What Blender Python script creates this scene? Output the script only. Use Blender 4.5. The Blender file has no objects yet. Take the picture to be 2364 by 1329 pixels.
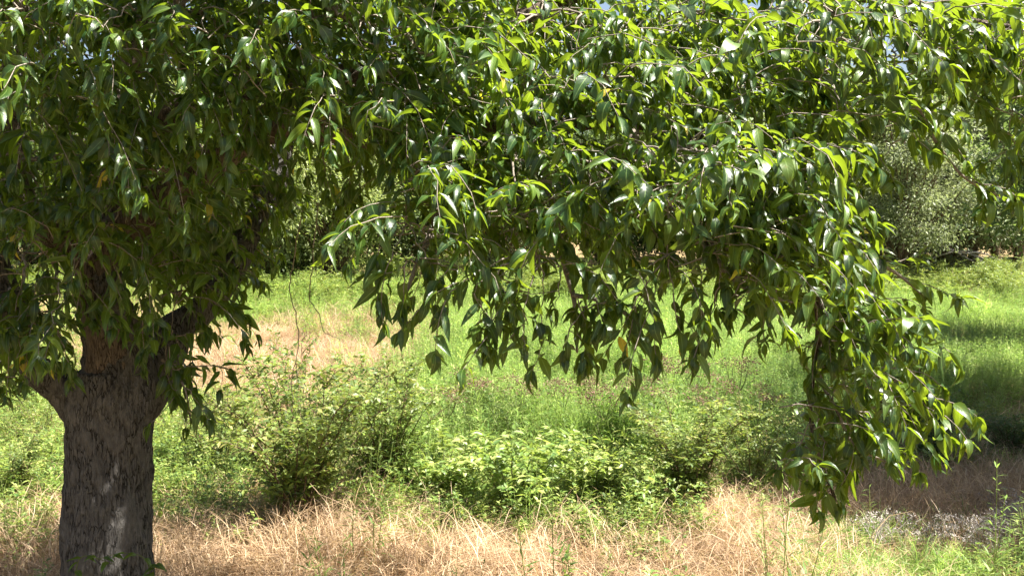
import bpy, math, random
import numpy as np
from mathutils import Vector, Matrix, noise as mnoise

SC = bpy.context.scene
COL = SC.collection
rng = np.random.default_rng(11)
random.seed(11)

# ------------------------------------------------------------------ camera
W_, H_, F_ = 2364.0, 1329.0, 2400.0
CAM_Z = 2.7
PITCH = math.radians(2.5)
cam = bpy.data.cameras.new('camera')
cam_ob = bpy.data.objects.new('camera', cam)
COL.objects.link(cam_ob)
cam.sensor_width = 36.0
cam.lens = 36.0 * F_ / W_
cam.clip_start = 0.05
cam.clip_end = 3000.0
cam_ob.location = (0, 0, CAM_Z)
cam_ob.rotation_euler = (math.radians(90) - PITCH, 0, 0)
SC.camera = cam_ob

# ------------------------------------------------------------------ light
SUN_DIR = Vector((0.49, -0.11, 0.865)).normalized()        # towards the sun
elev = math.asin(SUN_DIR.z)
azim = math.atan2(SUN_DIR.x, SUN_DIR.y)
world = bpy.data.worlds.new('World')
SC.world = world
world.use_nodes = True
wn = world.node_tree.nodes
wl = world.node_tree.links
wn.clear()
sky = wn.new('ShaderNodeTexSky')
sky.sky_type = 'NISHITA'
sky.sun_disc = False
sky.sun_elevation = elev
sky.sun_rotation = azim
sky.air_density = 1.0
sky.dust_density = 4.0
bg = wn.new('ShaderNodeBackground')
bg.inputs['Strength'].default_value = 0.05
wo = wn.new('ShaderNodeOutputWorld')
wl.new(sky.outputs[0], bg.inputs['Color'])
wl.new(bg.outputs[0], wo.inputs['Surface'])
sun = bpy.data.lights.new('sun', 'SUN')
sun.energy = 5.0
sun.angle = math.radians(0.55)
sun.color = (1.0, 0.955, 0.87)
sun_ob = bpy.data.objects.new('sun', sun)
COL.objects.link(sun_ob)
sun_ob.rotation_euler = SUN_DIR.to_track_quat('Z', 'Y').to_euler()
sun_ob.location = (20, 5, 40)
SC.view_settings.view_transform = 'Standard'
SC.view_settings.look = 'None'
SC.view_settings.gamma = 1.0
SC.view_settings.use_curve_mapping = False
SC.view_settings.exposure = 2.2
SC.cycles.max_bounces = 8
SC.cycles.diffuse_bounces = 4
SC.cycles.glossy_bounces = 2
SC.cycles.transmission_bounces = 4
SC.cycles.transparent_max_bounces = 4

# ------------------------------------------------------------------ maths
CP, SP = math.cos(PITCH), math.sin(PITCH)

def P(u, v, d):
    """point seen at photo pixel (u, v) at depth d metres"""
    a = (u - W_ / 2) / F_ * d
    b = -(v - H_ / 2) / F_ * d
    return np.array((a, d * CP + b * SP, CAM_Z - d * SP + b * CP))

def pix(p):
    p = np.asarray(p, float)
    x, y, z = p[..., 0], p[..., 1], p[..., 2] - CAM_Z
    dep = y * CP - z * SP
    up = y * SP + z * CP
    return np.stack((W_ / 2 + F_ * x / dep, H_ / 2 - F_ * up / dep, dep), -1)

_tab = rng.random((256, 256))
def vnoise(x, y):
    xi = np.floor(x).astype(int); yi = np.floor(y).astype(int)
    fx = x - xi; fy = y - yi
    fx = fx * fx * (3 - 2 * fx); fy = fy * fy * (3 - 2 * fy)
    a = _tab[xi % 256, yi % 256]; b = _tab[(xi + 1) % 256, yi % 256]
    c = _tab[xi % 256, (yi + 1) % 256]; d = _tab[(xi + 1) % 256, (yi + 1) % 256]
    return (a * (1 - fx) + b * fx) * (1 - fy) + (c * (1 - fx) + d * fx) * fy - 0.5

def ground_z(x, y):
    x = np.asarray(x, float); y = np.asarray(y, float)
    t = np.clip(y - 12, 0, 40)
    z = 0.049 * t
    z = z + 1.1 * np.clip((4.6 - y) / 4.6, 0, 1) ** 1.4
    z = z + 0.16 * vnoise(x * 0.35 + 7, y * 0.35 + 3) + 0.08 * vnoise(x * 1.1, y * 1.1 + 40)
    z = z + np.clip(np.hypot(x, y) - 60, 0, 400) * 0.02
    return z

def ground_at(u, v):
    """ground point under photo pixel"""
    d = 9.0
    for _ in range(400):
        p = P(u, v, d)
        if p[2] <= float(ground_z(p[0], p[1])):
            break
        d += 0.1
    p = P(u, v, d)
    return np.array((p[0], p[1], float(ground_z(p[0], p[1]))))

def unit(a):
    return a / np.maximum(np.linalg.norm(a, axis=-1, keepdims=True), 1e-9)

# ------------------------------------------------------------------ mesh helpers
def make_mesh(name, V, F, mat, smooth=True, attrs=None):
    """F: int array (n,3) or (n,4), or a list of such arrays"""
    me = bpy.data.meshes.new(name)
    V = np.asarray(V, np.float32)
    if not isinstance(F, list):
        F = [F]
    F = [np.asarray(f, np.int32) for f in F if len(f)]
    nl = sum(f.size for f in F); npoly = sum(len(f) for f in F)
    me.vertices.add(len(V)); me.loops.add(nl); me.polygons.add(npoly)
    me.vertices.foreach_set('co', V.ravel())
    me.loops.foreach_set('vertex_index', np.concatenate([f.ravel() for f in F]))
    tot = np.concatenate([np.full(len(f), f.shape[1], np.int32) for f in F])
    start = np.concatenate(([0], np.cumsum(tot)[:-1])).astype(np.int32)
    me.polygons.foreach_set('loop_start', start)
    me.polygons.foreach_set('loop_total', tot)
    me.polygons.foreach_set('use_smooth', np.full(npoly, smooth, bool))
    me.update(calc_edges=True)
    for k, a in (attrs or {}).items():
        a = np.asarray(a, np.float32)
        if a.ndim == 1:
            at = me.attributes.new(k, 'FLOAT', 'POINT'); at.data.foreach_set('value', a)
        else:
            at = me.attributes.new(k, 'FLOAT_VECTOR', 'POINT'); at.data.foreach_set('vector', a.ravel())
    if mat is not None:
        me.materials.append(mat)
    return me

def link(name, me, parent=None, loc=None, kind=None):
    o = bpy.data.objects.new(name, me)
    COL.objects.link(o)
    if parent is not None:
        o.parent = parent
    if loc is not None:
        o.location = loc
    if kind:
        o['kind'] = kind
    return o

def thing(name, label, cat, loc=(0, 0, 0), rz=0.0, scale=1.0, group=None):
    o = bpy.data.objects.new(name, None)
    COL.objects.link(o)
    o.location = loc
    o.rotation_euler = (0, 0, rz)
    o.scale = (scale,) * 3 if not hasattr(scale, '__len__') else scale
    o.empty_display_size = 0.2
    o['label'] = label; o['category'] = cat
    if group:
        o['group'] = group
    return o

def copy_thing(src, label, loc, rz, scale, group=None):
    o = src.copy(); COL.objects.link(o)
    o.location = loc; o.rotation_euler = (0, 0, rz)
    o.scale = (scale,) * 3 if not hasattr(scale, '__len__') else scale
    o['label'] = label
    if group:
        o['group'] = group
    for ch in src.children:
        c = ch.copy(); COL.objects.link(c); c.parent = o
    return o

class Bag:
    """collects vertices and faces"""
    def __init__(s):
        s.V = []; s.Q = []; s.T = []; s.A = {}; s.n = 0
    def add(s, V, Q=None, T=None, **at):
        V = np.asarray(V, np.float32)
        if Q is not None and len(Q): s.Q.append(np.asarray(Q, np.int32) + s.n)
        if T is not None and len(T): s.T.append(np.asarray(T, np.int32) + s.n)
        s.V.append(V); s.n += len(V)
        for k, a in at.items():
            s.A.setdefault(k, []).append(np.asarray(a, np.float32))
    def mesh(s, name, mat, smooth=True):
        F = []
        if s.Q: F.append(np.concatenate(s.Q))
        if s.T: F.append(np.concatenate(s.T))
        return make_mesh(name, np.concatenate(s.V), F, mat, smooth, {k: np.concatenate(a) for k, a in s.A.items()})

def spline(pts, n):
    """Catmull-Rom through rows of pts (any number of columns)"""
    pts = np.asarray(pts, float)
    p = np.concatenate((2 * pts[:1] - pts[1:2], pts, 2 * pts[-1:] - pts[-2:-1]))
    m = len(pts) - 1
    out = []
    for t in np.linspace(0, m, n):
        i = min(int(t), m - 1); f = t - i
        a, b, c, d = p[i], p[i + 1], p[i + 2], p[i + 3]
        out.append(0.5 * (2 * b + (c - a) * f + (2 * a - 5 * b + 4 * c - d) * f * f + (3 * b - a - 3 * c + d) * f ** 3))
    return np.array(out)

def tube(pts, rad, sides, cap=True):
    """returns verts and quads of a swept tube"""
    pts = np.asarray(pts, float); n = len(pts)
    tan = np.gradient(pts, axis=0); tan = unit(tan)
    ref = np.array((0.0, 1.0, 0.0)) if abs(tan[0, 1]) < 0.9 else np.array((1.0, 0, 0))
    a = unit(np.cross(tan[0], ref)); rows = []
    ang = np.linspace(0, 2 * math.pi, sides, endpoint=False)
    ca, sa = np.cos(ang)[:, None], np.sin(ang)[:, None]
    for i in range(n):
        a = unit(a - tan[i] * np.dot(a, tan[i]))
        b = np.cross(tan[i], a)
        rows.append(pts[i] + rad[i] * (ca * a + sa * b))
    V = np.concatenate(rows)
    i = np.arange(n - 1)[:, None] * sides; j = np.arange(sides)[None]
    jn = (j + 1) % sides
    Q = np.stack((i + j, i + jn, i + sides + jn, i + sides + j), -1).reshape(-1, 4)
    T = None
    if cap:
        V = np.concatenate((V, pts[-1:] + tan[-1:] * rad[-1]))
        l = (n - 1) * sides; k = np.arange(sides)
        T = np.stack((l + k, l + (k + 1) % sides, np.full(sides, len(V) - 1)), -1)
    return V, Q, T

# ------------------------------------------------------------------ materials
def mat_new(name):
    m = bpy.data.materials.new(name); m.use_nodes = True
    nt = m.node_tree; nt.nodes.clear()
    return m, nt.nodes, nt.links

def ramp(N, cols, mode='LINEAR'):
    r = N.new('ShaderNodeValToRGB')
    r.color_ramp.interpolation = mode
    e = r.color_ramp.elements
    while len(e) < len(cols): e.new(0.5)
    for i, (p, c) in enumerate(cols):
        e[i].position = p; e[i].color = (*c, 1)
    return r

def leaf_material(name, cols, trans, tfac=0.4, rough=0.4, spec=0.5, veins=False, back=1.35, noise_scale=3.0, lo=0.75, hi=1.25):
    """two-sided leaf: glossy skin, diffuse body and light that comes through; cols runs over the leaf's own tint"""
    m, N, L = mat_new(name)
    at = N.new('ShaderNodeAttribute'); at.attribute_name = 'tint'
    rp = ramp(N, cols); L.new(at.outputs['Fac'], rp.inputs[0])
    geo = N.new('ShaderNodeNewGeometry')
    nz = N.new('ShaderNodeTexNoise'); nz.inputs['Scale'].default_value = noise_scale; nz.inputs['Detail'].default_value = 2
    L.new(geo.outputs['Position'], nz.inputs['Vector'])
    mr = N.new('ShaderNodeMapRange'); mr.inputs[1].default_value = 0.3; mr.inputs[2].default_value = 0.7
    mr.inputs[3].default_value = lo; mr.inputs[4].default_value = hi
    L.new(nz.outputs[0], mr.inputs[0])
    mul = N.new('ShaderNodeMix'); mul.data_type = 'RGBA'; mul.blend_type = 'MULTIPLY'; mul.inputs[0].default_value = 1
    L.new(rp.outputs[0], mul.inputs[6]); L.new(mr.outputs[0], mul.inputs[7])
    col = mul.outputs[2]
    bump = None
    if veins:
        uv = N.new('ShaderNodeAttribute'); uv.attribute_name = 'blade'
        sx = N.new('ShaderNodeSeparateXYZ'); L.new(uv.outputs['Vector'], sx.inputs[0])
        ab = N.new('ShaderNodeMath'); ab.operation = 'ABSOLUTE'; L.new(sx.outputs[1], ab.inputs[0])
        # side veins: bands of (along - 0.5*across)
        s1 = N.new('ShaderNodeMath'); s1.operation = 'MULTIPLY_ADD'; s1.inputs[1].default_value = -0.22
        L.new(ab.outputs[0], s1.inputs[0]); L.new(sx.outputs[0], s1.inputs[2])
        s2 = N.new('ShaderNodeMath'); s2.operation = 'MULTIPLY'; s2.inputs[1].default_value = 50.0
        L.new(s1.outputs[0], s2.inputs[0])
        s3 = N.new('ShaderNodeMath'); s3.operation = 'SINE'; L.new(s2.outputs[0], s3.inputs[0])
        bump = N.new('ShaderNodeBump'); bump.inputs['Strength'].default_value = 0.05; bump.inputs['Distance'].default_value = 0.004
        L.new(s3.outputs[0], bump.inputs['Height'])
        rib = N.new('ShaderNodeMapRange'); rib.inputs[1].default_value = 0.03; rib.inputs[2].default_value = 0.10
        rib.inputs[3].default_value = 0.6; rib.inputs[4].default_value = 0.0
        L.new(ab.outputs[0], rib.inputs[0])
        mx = N.new('ShaderNodeMix'); mx.data_type = 'RGBA'; mx.inputs[7].default_value = (0.20, 0.30, 0.09, 1)
        L.new(rib.outputs[0], mx.inputs[0]); L.new(col, mx.inputs[6]); col = mx.outputs[2]
    if veins:
        n3 = N.new('ShaderNodeTexNoise'); n3.inputs['Scale'].default_value = 70; n3.inputs['Detail'].default_value = 3
        L.new(geo.outputs['Position'], n3.inputs['Vector'])
        sp = N.new('ShaderNodeMapRange'); sp.inputs[1].default_value = 0.60; sp.inputs[2].default_value = 0.72; sp.inputs[3].default_value = 0; sp.inputs[4].default_value = 0.6
        L.new(n3.outputs[0], sp.inputs[0])
        mo = N.new('ShaderNodeMix'); mo.data_type = 'RGBA'; mo.inputs[7].default_value = (0.13, 0.13, 0.025, 1)
        L.new(sp.outputs[0], mo.inputs[0]); L.new(col, mo.inputs[6]); col = mo.outputs[2]
    bk = N.new('ShaderNodeMix'); bk.data_type = 'RGBA'; bk.blend_type = 'MIX'
    bc = N.new('ShaderNodeMix'); bc.data_type = 'RGBA'; bc.blend_type = 'MULTIPLY'; bc.inputs[0].default_value = 1
    bc.inputs[7].default_value = (back, back, back * 1.1, 1); L.new(col, bc.inputs[6])
    L.new(geo.outputs['Backfacing'], bk.inputs[0]); L.new(col, bk.inputs[6]); L.new(bc.outputs[2], bk.inputs[7])
    pr = N.new('ShaderNodeBsdfPrincipled'); pr.inputs['Roughness'].default_value = rough
    pr.inputs['Specular IOR Level'].default_value = spec
    L.new(bk.outputs[2], pr.inputs['Base Color'])
    tr = N.new('ShaderNodeBsdfTranslucent')
    tc = N.new('ShaderNodeMix'); tc.data_type = 'RGBA'; tc.blend_type = 'MIX'; tc.inputs[0].default_value = 0.3
    tc.inputs[6].default_value = (*trans, 1)
    t2 = N.new('ShaderNodeMix'); t2.data_type = 'RGBA'; t2.blend_type = 'MULTIPLY'; t2.inputs[0].default_value = 1
    t2.inputs[7].default_value = (3.2, 3.2, 2.0, 1); L.new(col, t2.inputs[6]); L.new(t2.outputs[2], tc.inputs[7])
    L.new(tc.outputs[2], tr.inputs['Color'])
    if bump:
        L.new(bump.outputs[0], pr.inputs['Normal'])
    ms = N.new('ShaderNodeMixShader'); ms.inputs[0].default_value = tfac
    L.new(pr.outputs[0], ms.inputs[1]); L.new(tr.outputs[0], ms.inputs[2])
    out = N.new('ShaderNodeOutputMaterial'); L.new(ms.outputs[0], out.inputs[0])
    return m

def bark_material(name, light, dark, scale=1.0, bump=1.0, crackw=0.10):
    m, N, L = mat_new(name)
    tc = N.new('ShaderNodeTexCoord')
    mp = N.new('ShaderNodeMapping'); mp.inputs['Scale'].default_value = (scale * 48, scale * 48, scale * 8)
    L.new(tc.outputs['Object'], mp.inputs[0])
    nz0 = N.new('ShaderNodeTexNoise'); nz0.inputs['Scale'].default_value = 1.1; nz0.inputs['Detail'].default_value = 4
    L.new(mp.outputs[0], nz0.inputs['Vector'])
    add = N.new('ShaderNodeMix'); add.data_type = 'RGBA'; add.blend_type = 'LINEAR_LIGHT'; add.inputs[0].default_value = 0.8
    L.new(mp.outputs[0], add.inputs[6]); L.new(nz0.outputs[1], add.inputs[7])
    vo = N.new('ShaderNodeTexVoronoi'); vo.feature = 'DISTANCE_TO_EDGE'; vo.inputs['Scale'].default_value = 1.0
    vo.inputs['Randomness'].default_value = 1.0
    L.new(add.outputs[2], vo.inputs['Vector'])
    crack = N.new('ShaderNodeMapRange'); crack.inputs[1].default_value = 0.0; crack.inputs[2].default_value = crackw
    L.new(vo.outputs['Distance'], crack.inputs[0])
    # many cracks fade out along their run
    pm = N.new('ShaderNodeMapping'); pm.inputs['Scale'].default_value = (scale * 14, scale * 14, scale * 7)
    L.new(tc.outputs['Object'], pm.inputs[0])
    fd = N.new('ShaderNodeTexNoise'); fd.inputs['Scale'].default_value = 1.0; fd.inputs['Detail'].default_value = 3
    L.new(pm.outputs[0], fd.inputs['Vector'])
    fm = N.new('ShaderNodeMapRange'); fm.inputs[1].default_value = 0.42; fm.inputs[2].default_value = 0.6
    L.new(fd.outputs[0], fm.inputs[0])
    ck = N.new('ShaderNodeMath'); ck.operation = 'MAXIMUM'
    L.new(crack.outputs[0], ck.inputs[0]); L.new(fm.outputs[0], ck.inputs[1])
    fine = N.new('ShaderNodeTexNoise'); fine.inputs['Scale'].default_value = scale * 45; fine.inputs['Detail'].default_value = 8
    fine.inputs['Roughness'].default_value = 0.75
    fmap = N.new('ShaderNodeMapping'); fmap.inputs['Scale'].default_value = (1, 1, 0.4)
    L.new(tc.outputs['Object'], fmap.inputs[0]); L.new(fmap.outputs[0], fine.inputs['Vector'])
    big = N.new('ShaderNodeTexNoise'); big.inputs['Scale'].default_value = 5.5 * scale; big.inputs['Detail'].default_value = 5
    L.new(tc.outputs['Object'], big.inputs['Vector'])
    r1 = ramp(N, [(0.32, tuple(0.5 * c for c in light)), (0.5, light), (0.68, tuple(min(1, 1.55 * c) for c in light))])
    mixn = N.new('ShaderNodeMath'); mixn.operation = 'MULTIPLY_ADD'; mixn.inputs[1].default_value = 0.78
    hb = N.new('ShaderNodeMath'); hb.operation = 'MULTIPLY'; hb.inputs[1].default_value = 0.22
    L.new(big.outputs[0], hb.inputs[0]); L.new(fine.outputs[0], mixn.inputs[0]); L.new(hb.outputs[0], mixn.inputs[2])
    L.new(mixn.outputs[0], r1.inputs[0])
    cm = N.new('ShaderNodeMix'); cm.data_type = 'RGBA'; cm.inputs[6].default_value = (*dark, 1)
    L.new(ck.outputs[0], cm.inputs[0]); L.new(r1.outputs[0], cm.inputs[7])
    h = N.new('ShaderNodeMath'); h.operation = 'MULTIPLY_ADD'; h.inputs[1].default_value = 1.1
    L.new(fine.outputs[0], h.inputs[0]); L.new(ck.outputs[0], h.inputs[2])
    bp = N.new('ShaderNodeBump'); bp.inputs['Strength'].default_value = 1.0 * bump; bp.inputs['Distance'].default_value = 0.05 / scale
    L.new(h.outputs[0], bp.inputs['Height'])
    pr = N.new('ShaderNodeBsdfPrincipled'); pr.inputs['Roughness'].default_value = 0.92
    pr.inputs['Specular IOR Level'].default_value = 0.2
    L.new(cm.outputs[2], pr.inputs['Base Color']); L.new(bp.outputs[0], pr.inputs['Normal'])
    out = N.new('ShaderNodeOutputMaterial'); L.new(pr.outputs[0], out.inputs[0])
    return m

M_LEAF = leaf_material('tree_leaf', [(0.0, (0.009, 0.030, 0.008)), (0.55, (0.019, 0.052, 0.010)), (0.93, (0.055, 0.102, 0.013)), (0.965, (0.07, 0.12, 0.016)), (0.975, (0.38, 0.30, 0.03)), (1.0, (0.42, 0.32, 0.04))],
                       (0.40, 0.53, 0.02), 0.31, 0.38, 0.45, veins=True, back=1.1)
M_BARK = bark_material('grey_bark', (0.15, 0.14, 0.13), (0.018, 0.016, 0.014))
M_LIMB = bark_material('brown_bark', (0.165, 0.128, 0.10), (0.035, 0.026, 0.02), 1.15, 0.9)
M_DEADWOOD = bark_material('grey_dead_wood', (0.40, 0.36, 0.33), (0.15, 0.13, 0.12), 3.0, 0.4)
M_TWIG = bark_material('twig_bark', (0.24, 0.205, 0.17), (0.09, 0.07, 0.055), 3.0, 0.4)

# ------------------------------------------------------------------ ground
def axis(lo, hi, near, far, c):
    out = [c]; s = near
    while out[-1] < hi:
        out.append(out[-1] + s); s = min(s * 1.06, far) if out[-1] > c + 12 else s
    s = near; left = [c]
    while left[-1] > lo:
        left.append(left[-1] - s); s = min(s * 1.06, far) if left[-1] < c - 12 else s
    return np.array(left[:0:-1] + out)
gx = axis(-900, 900, 0.3, 60, 0.0); gy = axis(-300, 1800, 0.3, 60, 12.0)
X, Y = np.meshgrid(gx, gy)
GV = np.stack((X, Y, ground_z(X, Y)), -1).reshape(-1, 3)
nx, ny = len(gx), len(gy)
ii, jj = np.meshgrid(np.arange(nx - 1), np.arange(ny - 1))
k = (jj * nx + ii).ravel()
GQ = np.stack((k, k + 1, k + nx + 1, k + nx), -1)
m, N, L = mat_new('meadow_soil')
tc = N.new('ShaderNodeTexCoord')
n1 = N.new('ShaderNodeTexNoise'); n1.inputs['Scale'].default_value = 1.1; n1.inputs['Detail'].default_value = 8
n2 = N.new('ShaderNodeTexNoise'); n2.inputs['Scale'].default_value = 30; n2.inputs['Detail'].default_value = 6
L.new(tc.outputs['Object'], n1.inputs['Vector']); L.new(tc.outputs['Object'], n2.inputs['Vector'])
r1 = ramp(N, [(0.35, (0.10, 0.11, 0.04)), (0.52, (0.24, 0.18, 0.10)), (0.7, (0.33, 0.25, 0.15))])
r2 = ramp(N, [(0.3, (0.45, 0.42, 0.38)), (0.7, (1.2, 1.15, 1.05))])
L.new(n1.outputs[0], r1.inputs[0]); L.new(n2.outputs[0], r2.inputs[0])
mm = N.new('ShaderNodeMix'); mm.data_type = 'RGBA'; mm.blend_type = 'MULTIPLY'; mm.inputs[0].default_value = 1
L.new(r1.outputs[0], mm.inputs[6]); L.new(r2.outputs[0], mm.inputs[7])
pr = N.new('ShaderNodeBsdfPrincipled'); pr.inputs['Roughness'].default_value = 1.0; pr.inputs['Specular IOR Level'].default_value = 0.1
bp = N.new('ShaderNodeBump'); bp.inputs['Strength'].default_value = 0.8; bp.inputs['Distance'].default_value = 0.05
L.new(n2.outputs[0], bp.inputs['Height']); L.new(bp.outputs[0], pr.inputs['Normal'])
L.new(mm.outputs[2], pr.inputs['Base Color'])
out = N.new('ShaderNodeOutputMaterial'); L.new(pr.outputs[0], out.inputs[0])
link('ground', make_mesh('ground', GV, GQ, m), kind='structure')

# ------------------------------------------------------------------ leaf templates
def leaf_template(nseg, width, curl, fold, rnd, base=0.06, wave=0.0, peak=0.36):
    """a blade of length 1 along +Y, upper side +Z; returns verts, quads, blade coordinates"""
    t = np.linspace(0, 1, nseg + 1)
    prof = np.sin(np.pi * np.clip(t, 0, 1) ** (math.log(0.5) / math.log(peak))) ** 0.85
    prof = prof * (1 - 0.35 * t ** 3) + 0.0
    prof[0] = base; prof[-1] = 0.012
    w = 0.5 * width * prof
    ang = curl * t
    dy = np.cos(ang); dz = -np.sin(ang)
    y = np.concatenate(([0], np.cumsum((dy[1:] + dy[:-1]) / 2 / nseg)))
    z = np.concatenate(([0], np.cumsum((dz[1:] + dz[:-1]) / 2 / nseg)))
    bend = rnd.uniform(-0.12, 0.12) * t ** 2
    mid = np.stack((bend, y, z), -1)
    e = fold * w
    wv = wave * np.sin(t * rnd.uniform(7, 11) + rnd.uniform(0, 6))
    lft = np.stack((bend - w * math.cos(fold), y, z + w * math.sin(fold) + wv * w), -1)
    rgt = np.stack((bend + w * math.cos(fold), y, z + w * math.sin(fold) - wv * w), -1)
    V = np.concatenate((lft, mid, rgt)); n = nseg + 1
    k = np.arange(nseg)
    Q = np.concatenate((np.stack((k, n + k, n + k + 1, k + 1), -1), np.stack((n + k, 2 * n + k, 2 * n + k + 1, n + k + 1), -1)))
    B = np.stack((np.tile(t, 3), np.repeat((-1.0, 0.0, 1.0), n), np.zeros(3 * n)), -1)
    return V, Q, B

def bake(bag, tmpl, pos, R, scl, var, tint, blade=False):
    """R: (n,3,3) columns = leaf x, y, z axes"""
    for t in range(len(tmpl)):
        s = np.where(var == t)[0]
        if not len(s): continue
        V, Q, B = tmpl[t]
        W = np.einsum('nij,vj->nvi', R[s], V) * scl[s][:, None, None] + pos[s][:, None, :]
        q = (Q[None] + (np.arange(len(s)) * len(V))[:, None, None]).reshape(-1, Q.shape[1])
        at = {'tint': np.repeat(tint[s], len(V))}
        if blade:
            at['blade'] = np.tile(B, (len(s), 1))
        bag.add(W.reshape(-1, 3), Q=q if Q.shape[1] == 4 else None, T=q if Q.shape[1] == 3 else None, **at)

def frames(d, up):
    """leaf axes: y = d, z close to up"""
    y = unit(d); x = unit(np.cross(y, up)); z = np.cross(x, y)
    return np.stack((x, y, z), -1)

# ------------------------------------------------------------------ the big tree
TREE_D = 6.2
base_p = P(254, 1329, TREE_D)
TX, TY = base_p[0], base_p[1]
TZ = float(ground_z(TX, TY))
tree = thing('shade_tree', 'big leafy shade tree with grey furrowed trunk and long drooping limb', 'tree', (TX, TY, TZ))
ORG = np.array((TX, TY, TZ))

def path(rows):
    """rows of (u, v, depth, radius) to points and radii"""
    return np.array([(*P(u, v, d), r) for u, v, d, r in rows])

limb_rows = {
 'stem': [(285, 905, 6.2, .20), (262, 830, 6.15, .165), (246, 760, 6.1, .135), (238, 690, 6.05, .122), (228, 620, 6.0, .115), (245, 555, 6.0, .112), (305, 505, 5.95, .106), (375, 458, 5.9, .10), (445, 405, 5.85, .092), (535, 332, 5.8, .086), (655, 296, 5.75, .08), (780, 296, 5.7, .074), (890, 325, 5.6, .068), (1010, 315, 5.5, .06), (1150, 275, 5.4, .052), (1300, 285, 5.3, .045), (1460, 290, 5.2, .040), (1650, 330, 5.05, .034), (1800, 440, 4.95, .029), (1862, 600, 4.9, .024), (1885, 760, 4.85, .019), (1882, 850, 4.8, .016), (1872, 940, 4.8, .012), (1880, 1040, 4.75, .009), (1920, 1140, 4.75, .006)],
 'right': [(295, 985, 6.25, .12), (338, 890, 6.27, .135), (376, 826, 6.3, .12), (410, 765, 6.35, .1), (475, 712, 6.45, .088), (530, 635, 6.6, .08), (590, 520, 6.8, .078), (628, 420, 7.0, .07), (655, 320, 7.2, .062), (720, 180, 7.4, .05), (800, 20, 7.6, .04), (860, -200, 7.8, .025)],
 'left': [(260, 1060, 6.2, .13), (215, 975, 6.2, .135), (170, 908, 6.15, .115), (118, 862, 6.05, .09), (50, 790, 5.95, .08), (-40, 520, 5.8, .08), (-90, 300, 5.8, .06), (-120, 50, 5.8, .04)],
 'upper_left': [(232, 610, 6.0, .08), (160, 556, 5.95, .082), (80, 500, 5.9, .078), (30, 380, 5.9, .074), (14, 260, 5.9, .07), (20, 150, 5.9, .06), (70, -50, 6.0, .05), (150, -350, 6.1, .03)],
 'high': [(250, 560, 6.05, .09), (262, 430, 6.2, .095), (285, 250, 6.4, .088), (340, 20, 6.6, .08), (430, -300, 6.7, .06), (540, -700, 6.8, .03)],
 'upper_right': [(275, 380, 6.25, .06), (340, 300, 6.15, .076), (480, 225, 6.0, .074), (690, 190, 5.8, .068), (900, 170, 5.8, .055), (1150, 60, 5.8, .042), (1450, -30, 5.7, .034), (1800, -30, 5.4, .026), (2120, 20, 5.1, .018), (2370, 70, 5.0, .01)],
 'spreading': [(330, 30, 6.6, .05), (560, -120, 7.2, .055), (900, -180, 8.0, .045), (1250, -150, 8.8, .03), (1600, -120, 9.4, .015)],
 'drooping': [(1150, 275, 5.4, .034), (1245, 390, 5.25, .028), (1290, 520, 5.1, .021), (1320, 680, 4.95, .013), (1340, 820, 4.9, .006)],
 'outward': [(1460, 290, 5.2, .030), (1500, 420, 5.0, .026), (1600, 540, 4.8, .02), (1710, 640, 4.65, .014), (1800, 730, 4.6, .006)],
 'inner': [(1010, 315, 5.5, .03), (1020, 430, 5.3, .025), (1000, 540, 5.1, .018), (960, 620, 4.95, .012), (925, 690, 4.9, .006)],
 'middle': [(1320, 680, 4.95, .012), (1420, 720, 4.8, .010), (1490, 790, 4.7, .006)],
 'side': [(1862, 600, 4.9, .014), (1960, 600, 4.95, .012), (2060, 630, 5.0, .009), (2150, 690, 5.05, .005)],
 'low_side': [(1884, 838, 4.8, .012), (1960, 845, 4.85, .010), (2060, 880, 4.9, .007), (2200, 925, 4.95, .004)],
 'fork': [(1884, 838, 4.8, .012), (1930, 930, 4.75, .009), (1960, 1010, 4.7, .006), (2060, 1070, 4.7, .004)],
 'corner': [(1880, -25, 5.35, .016), (2010, 120, 5.2, .014), (2110, 270, 5.15, .011), (2180, 360, 5.2, .008), (2245, 425, 5.2, .006), (2320, 465, 5.2, .003)],
 'trunk_shoot': [(375, 830, 6.15, .012), (395, 850, 6.05, .009), (420, 900, 6.0, .006), (440, 980, 6.0, .004)],
}
skel = []           # sampled points of limbs for attaching branches
def rough(V, amp, sc, seed):
    out = np.empty(len(V))
    for i, v in enumerate(V):
        out[i] = mnoise.fractal(Vector((v[0] * sc + seed, v[1] * sc, v[2] * sc * 0.35)), 1.0, 2.0, 4)
    return out * amp

# trunk
trk = [(254, 1690, TREE_D, .36), (254, 1600, TREE_D, .30), (255, 1480, TREE_D, .268), (254, 1329, TREE_D, .252), (252, 1200, TREE_D, .25), (248, 1090, TREE_D, .246), (252, 1000, TREE_D, .258), (262, 930, TREE_D, .272), (280, 885, TREE_D, .262), (284, 845, TREE_D, .235), (270, 800, 6.18, .195), (252, 755, 6.13, .155), (243, 715, 6.08, .132), (236, 675, 6.05, .118), (228, 625, 6.0, .106)]
C = spline(path(trk), 240)
V, Q, T = tube(C[:, :3], C[:, 3], 150)
cen = np.repeat(C[:, :3], 150, axis=0); cen = np.concatenate((cen, C[-1:, :3]))
rad_dir = unit(V - cen)
furrow = np.array([mnoise.noise(Vector((d[0] * 9 + 3, d[1] * 9, v[2] * 2.2))) for d, v in zip(rad_dir, V)])
V = V + rad_dir * (rough(V, 0.03, 5.0, 3) - 0.02 * np.abs(furrow) ** 0.5 + 0.008 + rough(V, 0.012, 30.0, 9))[:, None]
link('trunk', make_mesh('trunk', V - ORG, [Q, T], M_BARK), tree)

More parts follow.
